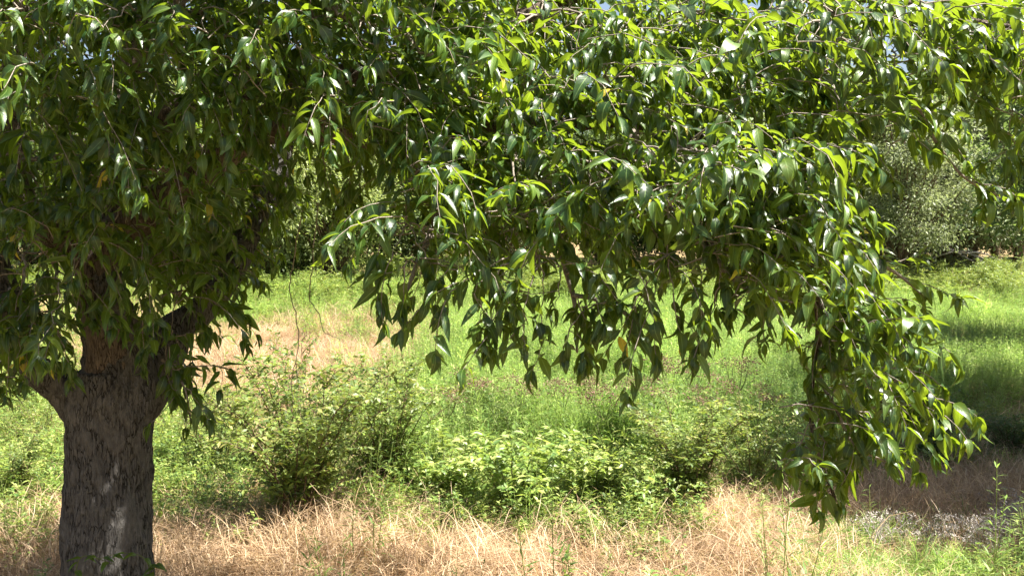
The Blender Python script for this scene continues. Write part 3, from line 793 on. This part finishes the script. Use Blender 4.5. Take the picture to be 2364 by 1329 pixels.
def seedhead():
    sb, lb = grow_shrub(2, 0.95, 0.10, 0.065, 9, 0.04, THIN, 0.2, 0.2, 0.03)
    hb = Bag()
    heads = [np.array((random.uniform(-.14, .14), random.uniform(-.14, .14), random.uniform(0.93, 1.10))) for _ in range(7)]
    pos = []; dr = []
    for h in heads:
        q = np.array((h[0] * 0.25, h[1] * 0.25, 0.78)); pts = bez(q, np.array((h[0] * .8, h[1] * .8, .85)), h, 5)
        V, Q, T = tube(pts, np.linspace(.0035, .0018, 5), 4); sb.add(V, Q=Q, T=T)
        for _ in range(60):
            a = rng.normal(0, 1, 3) * np.array((.042, .042, .022))
            pos.append(h + a); dr.append(a + np.array((0, 0, .02)) + rng.normal(0, .01, 3))
    quick_leaves(hb, pos, dr, rng.normal(0, 1, (len(pos), 3)), rng.uniform(.014, .03, len(pos)), rng.uniform(0, 1, len(pos)), SMALL)
    return plant_proto('w', sb, lb, M_GSTEM, M_SHRUB, [('seed_heads', hb.mesh('seed_heads', M_SEED))])
SEEDY = [seedhead() for _ in range(3)]

def dry_stalk():
    sb, hb = Bag(), Bag(); pos = []; dr = []
    def grow(p, d, L, r, lv):
        e = p + d * L; m_ = (p + e) / 2 + rng.normal(0, .04 * L, 3)
        V, Q, T = tube(bez(p, m_, e, 5), np.linspace(r, r * .6, 5), 4)
        sb.add(V, Q=Q, T=T, tint=np.full(len(V), random.random()))
        if lv == 0:
            for _ in range(9):
                a = rng.normal(0, .012, 3); pos.append(e + a); dr.append(a + np.array((0, 0, .01)))
            return
        for _ in range(3 if lv > 1 else 2):
            grow(p + (e - p) * random.uniform(.45, 1), unit(d + rng.normal(0, .45, 3)), L * random.uniform(.5, .75), r * .65, lv - 1)
    for _ in range(3):
        grow(np.array((random.uniform(-.05, .05), random.uniform(-.05, .05), -.02)), unit(np.array((random.gauss(0, .35), random.gauss(0, .35), 1))), .32, .0065, 3)
    quick_leaves(hb, pos, dr, rng.normal(0, 1, (len(pos), 3)), rng.uniform(.018, .034, len(pos)), rng.uniform(.6, 1, len(pos)), SMALL)
    return [('stems', sb.mesh('stems', M_GREY)), ('seed_heads', hb.mesh('seed_heads', M_GREY))]
STALK = [dry_stalk() for _ in range(3)]

place(SHRUB[0], 'leafy_shrub', 'tall rounded shrub with small leaves standing right of the trunk in the dry grass', 'shrub', 690, 1215, (1.35, 1.25, 1.25))
place(LOOSE[0], 'leafy_shrub', 'loose upright shrub with pale tips rising behind the rounded shrub by the trunk', 'shrub', 690, 1100, (1.1, 1.0, 1.2))
place(SHRUB[1], 'leafy_shrub', 'yellow green shrub between the rounded shrub and the bright weed patch', 'shrub', 890, 1160, (1.2, 1.0, 1.05))
place(LOOSE[1], 'leafy_shrub', 'thin open shrub just right of the trunk behind the hanging leaf spray', 'shrub', 500, 1110, (.9, .9, .75))
place(SHRUB[2], 'leafy_shrub', 'low shrub half in shade at the left edge of the picture beside the trunk', 'shrub', 30, 1180, (.75, .75, .6))
place(LOOSE[0], 'leafy_shrub', 'pale shrub in the sun left of the trunk, behind the low shaded shrub', 'shrub', 90, 1060, (.8, .8, .55))
place(SHRUB[0], 'leafy_shrub', 'dark leaved shrub far behind the left side of the trunk', 'shrub', 40, 960, (1.2, 1.2, .9))
place(BROAD[0], 'broad_leaved_bush', 'low bush of pale yellow green leaves at the straw edge, middle of the picture', 'bush', 1190, 1205, (1.3, 1.15, 1.15))
place(BROAD[1], 'broad_leaved_bush', 'left end of the pale leaved bushes along the straw edge, beside the small leaved shrub', 'bush', 1030, 1165, (1.2, .9, .9))
place(BROAD[2], 'broad_leaved_bush', 'pale leaved bush right of the middle one, under the rusty seed heads', 'bush', 1370, 1180, (1.2, 1.0, 1.0))
place(SHRUB[1], 'leafy_shrub', 'green shrub with darker leaves among rusty seed heads right of the pale bushes', 'shrub', 1590, 1190, (1.2, .9, .85))
place(LOOSE[1], 'leafy_shrub', 'open shrub left of the drooping end of the limb, behind the dry grass', 'shrub', 1740, 1150, (.9, .9, .8))
place(BROAD[1], 'broad_leaved_bush', 'bush with round pale leaves in front of the open shrub near the drooping limb', 'bush', 1490, 1205, (.8, .8, .75))
place(SHRUB[2], 'leafy_shrub', 'sunlit green shrub in the middle of the bright weed patch', 'shrub', 1180, 1010, (.9, .9, .7))
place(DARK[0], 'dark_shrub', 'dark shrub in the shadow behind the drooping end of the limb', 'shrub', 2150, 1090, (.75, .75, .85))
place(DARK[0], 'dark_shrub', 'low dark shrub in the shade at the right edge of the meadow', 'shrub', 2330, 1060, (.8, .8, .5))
place(SAPL[0], 'sapling', 'single sapling with large pale leaves standing in the straw below the rusty seed heads', 'sapling', 1355, 1290, (1, 1, .8))
place(SAPL[1], 'sapling', 'slender leafy sapling at the straw edge right of the pale bushes', 'sapling', 1475, 1235, (1, 1, 1.0))
place(SAPL[2], 'sapling', 'leafy sapling at the straw edge in front of the green shrub', 'sapling', 1560, 1200, (1, 1, .9))
place(SAPL[0], 'sapling', 'small sapling left of the single sapling, low in the straw', 'sapling', 1285, 1275, (.8, .8, .5))
place(SAPL[1], 'sapling', 'tiny sapling in the shaded straw between the trunk and the rounded shrub', 'sapling', 575, 1280, (.9, .9, .55))
place(SAPL[2], 'sapling', 'dark stemmed sapling at the bottom edge in the middle of the dry grass', 'sapling', 1195, 1345, (.6, .6, .6))
heads = [(1030, 1130), (1092, 1120), (1190, 1100), (1300, 1090), (1362, 1075), (1395, 1155), (1452, 1080), (1512, 1100), (1548, 1080), (1600, 1050), (1622, 1120), (1650, 1110), (1702, 1080), (1765, 1100)]
ordn = ['leftmost', 'second from the left', 'third from the left', 'fourth from the left', 'fifth from the left', 'sixth from the left', 'seventh from the left', 'seventh from the right', 'sixth from the right', 'fifth from the right', 'fourth from the right', 'third from the right', 'second from the right', 'rightmost']
for i, (u, v) in enumerate(heads):
    place(SEEDY[i % 3], 'seed_head_weed', f'{ordn[i]} of the tall weeds with rusty brown seed heads', 'weed', u, v, (1.3, 1.3, random.uniform(.95, 1.25)), group='weeds with rusty seed heads')
stalks = [(2010, 1300), (2080, 1285), (2150, 1300), (2205, 1290), (2265, 1300), (2300, 1290), (2350, 1270), (2325, 1215)]
ordn2 = ['leftmost', 'second from the left', 'third from the left', 'fourth from the left', 'fourth from the right', 'third from the right', 'rightmost', 'rearmost']
for i, (u, v) in enumerate(stalks):
    place(STALK[i % 3], 'dry_stalk', f'{ordn2[i]} of the grey dead branching stalks at the lower right', 'dead weed', u, v, random.uniform(.55, .8), group='dead stalks at the lower right')

# green shoots across the foot of the trunk
foot = P(255, 1320, 5.86)
vine = thing('creeping_shoot', 'green leafy shoot creeping across the foot of the trunk', 'creeper', (foot[0], foot[1], float(ground_z(foot[0], foot[1]))))
fo = np.array(vine.location)
sb = Bag(); lvs = []
for rows in ([(320, 1420, 5.86), (345, 1330, 5.85), (330, 1285, 5.84), (280, 1276, 5.84), (225, 1290, 5.85)], [(345, 1400, 5.88), (352, 1335, 5.86), (358, 1300, 5.85)], [(170, 1420, 5.9), (175, 1320, 5.9), (195, 1282, 5.87), (260, 1300, 5.84)]):
    pts = spline([P(*r) for r in rows], 18) - fo
    V, Q, T = tube(pts, np.linspace(.004, .0015, 18), 5); sb.add(V, Q=Q, T=T)
    for j in range(6, 18, 2):
        lvs.append(pts[j])
link('stems', sb.mesh('stems', M_GSTEM, True), vine)
lm = [make_mesh('leaf', V, Q, M_LEAF, True, {'tint': np.full(len(V), t_), 'blade': B}) for (V, Q, B), t_ in zip(TM[:5], (.5, .7, .8, .9, .6))]
for j, p in enumerate(lvs):
    o = link('leaf', lm[j % 5], vine)
    R = frames(np.array([[random.uniform(-1, 1), -0.5, random.uniform(-.3, .4)]]), np.array([[0, -0.5, 1.0]]))[0] * random.uniform(.07, .11)
    o.matrix_local = Matrix(((R[0, 0], R[0, 1], R[0, 2], p[0]), (R[1, 0], R[1, 1], R[1, 2], p[1]), (R[2, 0], R[2, 1], R[2, 2], p[2]), (0, 0, 0, 1)))

# ------------------------------------------------------------------ trees beyond the meadow
def far_leaf(name, a, b_, c, tr):
    return leaf_material(name, [(0, a), (0.6, b_), (1, c)], tr, 0.36, 0.5, 0.35, noise_scale=0.5)
M_FAR = [far_leaf('olive_leaf', (0.07, 0.10, 0.035), (0.16, 0.195, 0.065), (0.27, 0.29, 0.11), (0.36, 0.44, 0.12)),
         far_leaf('grey_green_leaf', (0.065, 0.085, 0.04), (0.15, 0.175, 0.085), (0.24, 0.26, 0.14), (0.30, 0.36, 0.15)),
         far_leaf('dark_green_leaf', (0.028, 0.05, 0.018), (0.07, 0.10, 0.032), (0.13, 0.165, 0.055), (0.20, 0.29, 0.07))]

def far_tree(h, cr, lo, nclump, per, leaf, mat, sig=0.38):
    """trunk with limbs and a crown of leaves in clumps; foot at the origin"""
    tb, cb = Bag(), Bag()
    lean = rng.normal(0, .25, 2)
    top = np.array((lean[0], lean[1], h * .8))
    pts = bez(np.array((0, 0, -.1)), np.array((lean[0] * .2, lean[1] * .2, h * .4)), top, 12) + rng.normal(0, .03, (12, 3))
    V, Q, T = tube(pts, np.linspace(.022 * h, .006 * h, 12), 8); tb.add(V, Q=Q, T=T)
    P_, D_, U_, Z_, T_ = [], [], [], [], []
    for c in range(nclump):
        while True:
            a = rng.uniform(-1, 1, 3)
            if .25 < np.linalg.norm(a) < 1: break
        zc = lo + (h - lo) * (a[2] * .5 + .5)
        tap = 1.0 - 0.45 * abs(a[2]) ** 2
        ctr = np.array((a[0] * cr * tap + lean[0] * .6, a[1] * cr * tap + lean[1] * .6, zc))
        f = min(max((zc / h - .25) , .12), .95); q = pts[min(int(f * 11), 11)]
        if c % 2 == 0:
            bp_ = bez(q, (q + ctr) / 2 + np.array((0, 0, .15)), ctr, 6) + rng.normal(0, .03, (6, 3))
            V, Q, T = tube(bp_, np.linspace(.007 * h, .0016 * h, 6), 5); tb.add(V, Q=Q, T=T)
        n = int(per * random.uniform(.5, 1.4)); s = sig * random.uniform(.7, 1.3)
        g = rng.normal(0, 1, (n, 3)) * np.array((s, s, s * .62))
        P_.append(ctr + g)
        D_.append(g + rng.normal(0, .35, (n, 3)) + np.array((0, 0, -.2))); U_.append(np.array((0, 0, 1.0)) + rng.normal(0, .55, (n, 3)))
        Z_.append(leaf * rng.uniform(.6, 1.3, n)); T_.append(np.clip(rng.normal(random.uniform(.25, .75), .18, n), 0, 1))
    quick_leaves(cb, np.concatenate(P_), np.concatenate(D_), np.concatenate(U_), np.concatenate(Z_), np.concatenate(T_), SMALL[:6])
    return [('trunk', tb.mesh('trunk', M_STEM)), ('crown', cb.mesh('crown', mat))]
FT = [far_tree(7.5, 2.5, .3, 95, 310, .135, M_FAR[0]), far_tree(8.0, 2.7, .2, 105, 310, .13, M_FAR[1]), far_tree(7.0, 2.5, .9, 85, 300, .14, M_FAR[2]),
      far_tree(8.5, 2.2, .5, 95, 220, .16, M_FAR[0]), far_tree(9.0, 1.9, 2.4, 66, 220, .16, M_FAR[2])]

def tree_at(pr, u, d, sc, label, name='woodland_tree'):
    d = d * 0.9; x = (u - W_ / 2) / F_ * d; y = d
    return place(pr, name, label, 'tree', 0, 0, sc, group=None, at=np.array((x, y, float(ground_z(x, y)))))
far = [
 (FT[0], 600, 37, 1.0, 'olive green tree on the far meadow edge just right of the leaning stem'),
 (FT[1], 700, 41, 1.0, 'grey green tree behind the bare hanging twigs, on the far meadow edge'),
 (FT[0], 770, 38, .9, 'light olive tree in the gap under the arching limb'),
 (FT[2], 900, 40, .85, 'dark spreading tree at the right side of the gap under the limb'),
 (FT[3], 985, 41, .95, 'tall olive tree half hidden behind the drooping inner leaves'),
 (FT[3], 480, 40, 1.0, 'tall olive tree seen behind the fork of the trunk'),
 (FT[1], 330, 42, 1.0, 'grey green tree behind the main stem of the shade tree'),
 (FT[2], 190, 39, .95, 'dark tree behind the trunk, on the far edge'),
 (FT[0], 60, 40, 1.0, 'olive tree at the far left edge behind the shaded leaves'),
 (FT[1], 1150, 42, 1.0, 'grey green tree behind the middle of the drooping limb'),
 (FT[2], 1400, 43, 1.0, 'dark tree behind the lowest sunlit leaves, on the far edge'),
 (FT[3], 1650, 43, 1.0, 'tall tree behind the sunlit end of the limb'),
 (FT[0], 1880, 41, .95, 'olive tree just left of the right hand gap'),
 (FT[1], 2075, 38, .92, 'large grey green tree filling the right hand gap'),
 (FT[1], 2185, 41, .9, 'grey green tree beside the dead branch, in the right hand gap'),
 (FT[3], 2010, 40, .95, 'olive tree at the left side of the right hand gap, behind the leaves'),
 (FT[2], 2130, 43, 1.05, 'dark tree standing behind the grey green trees of the right hand gap'),
 (FT[2], 2570, 22, .9, 'dark leafy tree cut by the right edge of the picture, nearer than the wood'),
 (FT[4], 2245, 42, 1.0, 'slender dark trunked tree right of the dead branch'),
 (FT[4], 2300, 44, 1.05, 'slender dark tree standing second from the right edge of the picture'),
 (FT[4], 2350, 41, .95, 'slender dark tree at the right edge of the far wood'),
]
for pr_, u, d, sc, lab in far: tree_at(pr_, u, d, sc, lab)

# the neighbour tree on the right, whose crown hangs in at the edge and shades the meadow
NB = far_tree(7.9, 3.7, 2.8, 200, 420, .13, M_FAR[2], .42)
place(NB, 'neighbour_tree', 'dark tree hanging in at the right edge and shading the meadow', 'tree', 0, 0, (1.0, 1.3, 1.0), rz=0, at=np.array((9.25, 11.7, float(ground_z(9.25, 11.7)))))

# dead branch lying at the wood's edge
db = ground_at(2200, 668); o = thing('dead_branch', 'grey dead branch lying arched in the brush at the wood edge', 'branch', tuple(db))
def dead(name, rows, r):
    pts = spline(np.array([P(u, v, db[1]) for u, v in rows]), 16) - db
    pts[:, 1] += rng.normal(0, .12, 16); V, Q, T = tube(pts, np.linspace(r, .012, 16), 6)
    link(name, make_mesh(name, V, [Q, T], M_DEADWOOD), o)
dead('bough', [(2105, 570), (2150, 562), (2200, 578), (2250, 590), (2295, 608)], .05)
for rows in ([(2150, 600), (2190, 582), (2225, 580), (2270, 582)], [(2170, 566), (2185, 552), (2192, 543)], [(2200, 578), (2240, 600), (2262, 625)], [(2225, 585), (2260, 583), (2300, 598), (2320, 612)], [(2150, 562), (2140, 580), (2110, 592)], [(2160, 560), (2175, 555), (2200, 560)], [(2250, 590), (2262, 604), (2290, 625)]):
    dead('branch', rows, .03)

# ------------------------------------------------------------------ ground cover (nobody could count it)
def scatter(name, protos, pts, rot, scl, pid, label, cat):
    me = bpy.data.meshes.new(name); me.vertices.add(len(pts))
    me.vertices.foreach_set('co', np.asarray(pts, np.float32).ravel())
    a = me.attributes.new('rot', 'FLOAT_VECTOR', 'POINT'); a.data.foreach_set('vector', np.asarray(rot, np.float32).ravel())
    a = me.attributes.new('scl', 'FLOAT_VECTOR', 'POINT'); a.data.foreach_set('vector', np.asarray(scl, np.float32).ravel())
    a = me.attributes.new('pid', 'INT', 'POINT'); a.data.foreach_set('value', np.asarray(pid, np.int32))
    cl = bpy.data.collections.new(name + '_kinds')
    for i, pm in enumerate(protos):
        cl.objects.link(bpy.data.objects.new(f'{name}_kind_{i:02d}', pm))
    ng = bpy.data.node_groups.new(name, 'GeometryNodeTree')
    ng.interface.new_socket('Geometry', in_out='INPUT', socket_type='NodeSocketGeometry')
    ng.interface.new_socket('Geometry', in_out='OUTPUT', socket_type='NodeSocketGeometry')
    N, L = ng.nodes, ng.links
    gi = N.new('NodeGroupInput'); go = N.new('NodeGroupOutput')
    ci = N.new('GeometryNodeCollectionInfo'); ci.inputs['Collection'].default_value = cl
    ci.inputs['Separate Children'].default_value = True; ci.inputs['Reset Children'].default_value = True
    ip = N.new('GeometryNodeInstanceOnPoints'); ip.inputs['Pick Instance'].default_value = True
    def na(n, t):
        x = N.new('GeometryNodeInputNamedAttribute'); x.data_type = t; x.inputs['Name'].default_value = n
        return x.outputs['Attribute']
    L.new(gi.outputs[0], ip.inputs['Points']); L.new(ci.outputs[0], ip.inputs['Instance'])
    L.new(na('pid', 'INT'), ip.inputs['Instance Index']); L.new(na('rot', 'FLOAT_VECTOR'), ip.inputs['Rotation']); L.new(na('scl', 'FLOAT_VECTOR'), ip.inputs['Scale'])
    L.new(ip.outputs[0], go.inputs[0])
    o = link(name, me, kind='stuff'); o['label'] = label; o['category'] = cat
    md = o.modifiers.new('scatter', 'NODES'); md.node_group = ng
    return o

def dry_tuft(n, L0, lie, mat=M_STRAW, w=0.0048, rad=.17, tl=(0, 1)):
    b = Bag()
    swirl = random.uniform(0, 6.28)
    for _ in range(n):
        a = random.gauss(swirl, 1.1); p = np.array((random.gauss(0, rad), random.gauss(0, rad), -.01)); L = L0 * random.uniform(.55, 1.25)
        o = np.array((math.cos(a), math.sin(a), 0)); ly = min(1.2, max(.1, random.gauss(lie, .25)))
        q1 = p + np.array((0, 0, L * .55 * (1.2 - ly * .7))) + o * L * .3 * ly; q2 = p + o * L * (.35 + .6 * ly) + np.array((0, 0, L * max(.03, .85 * (1 - ly))))
        pts = bez(p, q1, q2, 5) + rng.normal(0, .012, (5, 3)) * np.linspace(0, 1, 5)[:, None]
        pts[1:, 2] = np.maximum(pts[1:, 2], .005)
        s = np.array((-o[1], o[0], 0)) * math.cos(.6) + np.array((0, 0, 1)) * random.uniform(-.6, .6); s = unit(s)
        ww = w * random.uniform(.6, 1.2) * np.array((.8, 1, .9, .7, .15))[:, None]
        V = np.concatenate((pts - s * ww / 2, pts + s * ww / 2)); i = np.arange(4)
        b.add(V, Q=np.stack((i, i + 1, i + 6, i + 5), -1), tint=np.full(10, random.uniform(*tl)))
    return b.mesh('tuft', mat)

def feather_weed(h, n, leaf, mat, tm=THIN, spread=.5, tl=(0, 1)):
    b = Bag(); pos, d, up, sz, tn = [], [], [], [], []
    for s in range(random.randint(3, 5)):
        p0 = np.array((random.gauss(0, .09), random.gauss(0, .09), -.01)); hh = h * random.uniform(.65, 1.1); e = p0 + np.array((random.gauss(0, .09), random.gauss(0, .09), hh))
        pts = bez(p0, (p0 + e) / 2 + rng.normal(0, .02, 3), e, 5); V, Q, T = tube(pts, np.linspace(.0035, .0015, 5), 3, False); b.add(V, Q=Q, tint=np.full(len(V), .8))
        for k in range(n):
            f = random.uniform(.15, 1); q = p0 + (e - p0) * f; a = k * 2.4 + random.uniform(-.4, .4)
            dd = np.array((math.cos(a), math.sin(a), random.uniform(.1, 1.1)))
            q = q + dd * random.uniform(0, .06) * (1.2 - f)
            pos.append(q); d.append(dd); up.append(np.array((-math.cos(a) * .5, -math.sin(a) * .5, 1))); sz.append(leaf * random.uniform(.6, 1.2) * (1.15 - .5 * f)); tn.append(random.uniform(*tl))
    quick_leaves(b, pos, d, up, sz, tn, tm)
    return b.mesh('weed', mat)

PROTO = {
 'dry': [dry_tuft(74, random.uniform(.32, .52), random.uniform(.45, .95), tl=((0, .55), (.35, 1), (.1, .9))[_ % 3]) for _ in range(9)] + [dry_tuft(34, .55, .35) for _ in range(3)],
 'feather': [feather_weed(random.uniform(.6, 1.05), 40, .095, M_FEATH, tl=((0, .55) if _ % 3 else (.3, 1))) for _ in range(10)],
 'leafy': [feather_weed(random.uniform(.3, .55), 20, .055, M_SHRUB, SMALL) for _ in range(6)] + [feather_weed(.5, 16, .075, M_BROAD, OVAL) for _ in range(3)],
 'short': [dry_tuft(40, .3, .5, M_FEATH, .006, .14) for _ in range(4)],
}
ZONES = {   # photo-guided patches of the meadow: u, v, ru, rv, weight
 'dry': [(1100, 1350, 900, 85, 3.2), (700, 1285, 350, 55, 2.5), (680, 830, 320, 85, 3.0), (560, 880, 220, 90, 2.4), (750, 960, 250, 60, 1.0), (1010, 850, 110, 40, 2.2), (1750, 1230, 180, 110, 2.5), (2200, 1210, 330, 80, 3.0), (2250, 670, 180, 20, 2.5), (870, 760, 120, 50, 1.2), (60, 1190, 100, 60, .8), (1600, 1275, 300, 45, 1.6), (1250, 680, 300, 20, .6), (2230, 1130, 250, 50, 1.6)],
 'feather': [(1430, 880, 480, 150, 3.4), (1600, 740, 400, 90, 2.0), (2280, 780, 320, 85, 3.6), (2250, 900, 220, 70, 2.2), (1150, 740, 160, 60, 1.6), (550, 725, 110, 35, 2.6), (700, 700, 70, 20, 1.4), (820, 765, 90, 35, 1.6), (950, 1010, 80, 90, 2.4), (1250, 1000, 330, 90, 2.0), (1700, 1000, 200, 110, 2.2), (1050, 690, 200, 40, 1.4)],
 'leafy': [(60, 1080, 140, 160, 2.4), (430, 1060, 110, 130, 2.4), (500, 960, 150, 60, .7), (1350, 1120, 420, 70, 1.6), (650, 760, 220, 70, .9), (1000, 700, 160, 60, 1.2), (1800, 1100, 140, 70, 1.6), (430, 1200, 80, 60, .9), (750, 1040, 250, 80, .7), (500, 1290, 60, 30, 1.6), (1450, 1290, 160, 40, 1.8), (1000, 1260, 120, 30, 1.2), (1300, 1200, 400, 45, 2.0), (2250, 640, 200, 30, 1.5), (900, 820, 160, 40, .8)],
 'short': [(2080, 1305, 230, 60, 9.0), (2300, 960, 120, 60, 1.2), (1750, 1330, 120, 40, .8), (600, 720, 150, 40, .6), (2330, 1080, 100, 50, .8)],
}
def sample_band(d0, d1, dens):
    n = int(0.62 * (d1 * d1 - d0 * d0) * dens)
    d = np.sqrt(rng.uniform(d0 * d0, d1 * d1, n)); x = rng.uniform(-.62, .62, n) * d
    return np.stack((x, d), -1)
pts = np.concatenate((sample_band(6.0, 8.2, 22), sample_band(8.2, 13, 75), sample_band(13, 20, 48), sample_band(20, 30, 26), sample_band(30, 42, 15)))
gz = ground_z(pts[:, 0], pts[:, 1]); P3 = np.column_stack((pts, gz))
uv = pix(P3)
jit = rng.normal(0, 1, (len(P3), 2)) * np.array((45, 14)) + np.stack((vnoise(pts[:, 0] * .8, pts[:, 1] * .8) * 160, vnoise(pts[:, 0] * .7 + 50, pts[:, 1] * .7) * 70), -1)
U_, V_ = uv[:, 0] + jit[:, 0], uv[:, 1] + jit[:, 1]
names = list(ZONES)
Wt = np.zeros((len(P3), len(names)))
basew = {'dry': .35, 'feather': .15, 'leafy': .25, 'short': .06}
for i, nme in enumerate(names):
    Wt[:, i] = basew[nme]
    for u, v, ru, rv, w in ZONES[nme]:
        Wt[:, i] += w * np.exp(-1.2 * (((U_ - u) / ru) ** 2 + ((V_ - v) / rv) ** 2) ** 1.5)
Wt = Wt ** 2.2
cum = np.cumsum(Wt / Wt.sum(1, keepdims=True), 1)
cls = (rng.random(len(P3))[:, None] > cum).sum(1).clip(0, len(names) - 1)
info = {'dry': ('dry_grass', 'tangled dry straw coloured grass lying over the meadow', 'grass'), 'feather': ('feathery_weeds', 'soft bright green feathery weeds filling the meadow', 'weeds'),
        'leafy': ('leafy_undergrowth', 'low yellow green leafy weeds between the shrubs and the grass', 'weeds'), 'short': ('green_grass', 'short green grass in patches of the meadow', 'grass')}
far_s = np.clip(1 + (pts[:, 1] - 14) * .018, 1, 1.5)
for i, nme in enumerate(names):
    s = cls == i; n = s.sum()
    rot = np.column_stack((rng.normal(0, .12, (n, 2)), rng.uniform(0, 6.283, n)))
    sc = (rng.uniform(.6, 1.35, n) * far_s[s] * (1 + .5 * vnoise(pts[s][:, 0] * 1.3 + 9, pts[s][:, 1] * 1.3)))[:, None] * np.ones(3)
    if nme == 'feather': sc[:, 2] *= np.clip(1.0 + 1.3 * vnoise(pts[s][:, 0] * .9 + 3, pts[s][:, 1] * .9) - .5 * ((pts[s][:, 1] > 23)), .3, 1.6)
    if nme == 'feather': sc[:, 2] = np.minimum(sc[:, 2], np.where(pts[s][:, 0] > 3.5, .75, 1.25))
    if nme == 'dry': sc[:, 2] *= .75
    if nme == 'leafy': sc[:, 2] *= .85
    scatter(info[nme][0], PROTO[nme], P3[s], rot, sc, rng.integers(0, len(PROTO[nme]), n), info[nme][1], info[nme][2])
    print(nme, n)
# straw litter also lies under the green weeds
q = sample_band(8, 26, 16); q3 = np.column_stack((q, ground_z(q[:, 0], q[:, 1])))
scatter('straw_litter', PROTO['dry'], q3, np.column_stack((rng.normal(0, .1, (len(q), 2)), rng.uniform(0, 6.28, len(q)))), np.column_stack((rng.uniform(.8, 1.2, (len(q), 2)), rng.uniform(.5, .8, len(q)))), rng.integers(0, 7, len(q)), 'flattened straw lying under the weeds and shrubs', 'grass')
# brush along the foot of the far trees, and the wood behind them
n = 330
x = rng.uniform(-25, 25, n); y = 32.0 + rng.normal(0, 1.5, n) + .03 * np.abs(x)
bm_ = [pr_[1][1] for pr_ in SHRUB] + [pr_[1][1] for pr_ in LOOSE] + [pr_[1][1] for pr_ in BROAD]
scatter('brushwood', bm_, np.column_stack((x, y, ground_z(x, y))), np.column_stack((np.zeros((n, 2)), rng.uniform(0, 6.28, n))), np.column_stack((rng.uniform(.9, 1.4, (n, 2)), rng.uniform(.35, .85, n))), rng.integers(0, len(bm_), n), 'yellow green brush along the foot of the far trees', 'brush')
n = 90
x = np.linspace(-42, 42, n) + rng.normal(0, .6, n); y = 43 + rng.uniform(-1.5, 9, n)
wm = []
for pr_ in FT[1:4]:
    b = Bag()
wcol = [pr_[1][1] for pr_ in (FT[0], FT[1], FT[2], FT[3])]
scatter('wood_behind', wcol, np.column_stack((x, y, ground_z(x, y))), np.column_stack((np.zeros((n, 2)), rng.uniform(0, 6.28, n))), np.column_stack((rng.uniform(.9, 1.25, (n, 2)), rng.uniform(.7, .95, n))), rng.integers(0, 4, n), 'far wood behind the trees of the meadow edge', 'wood')
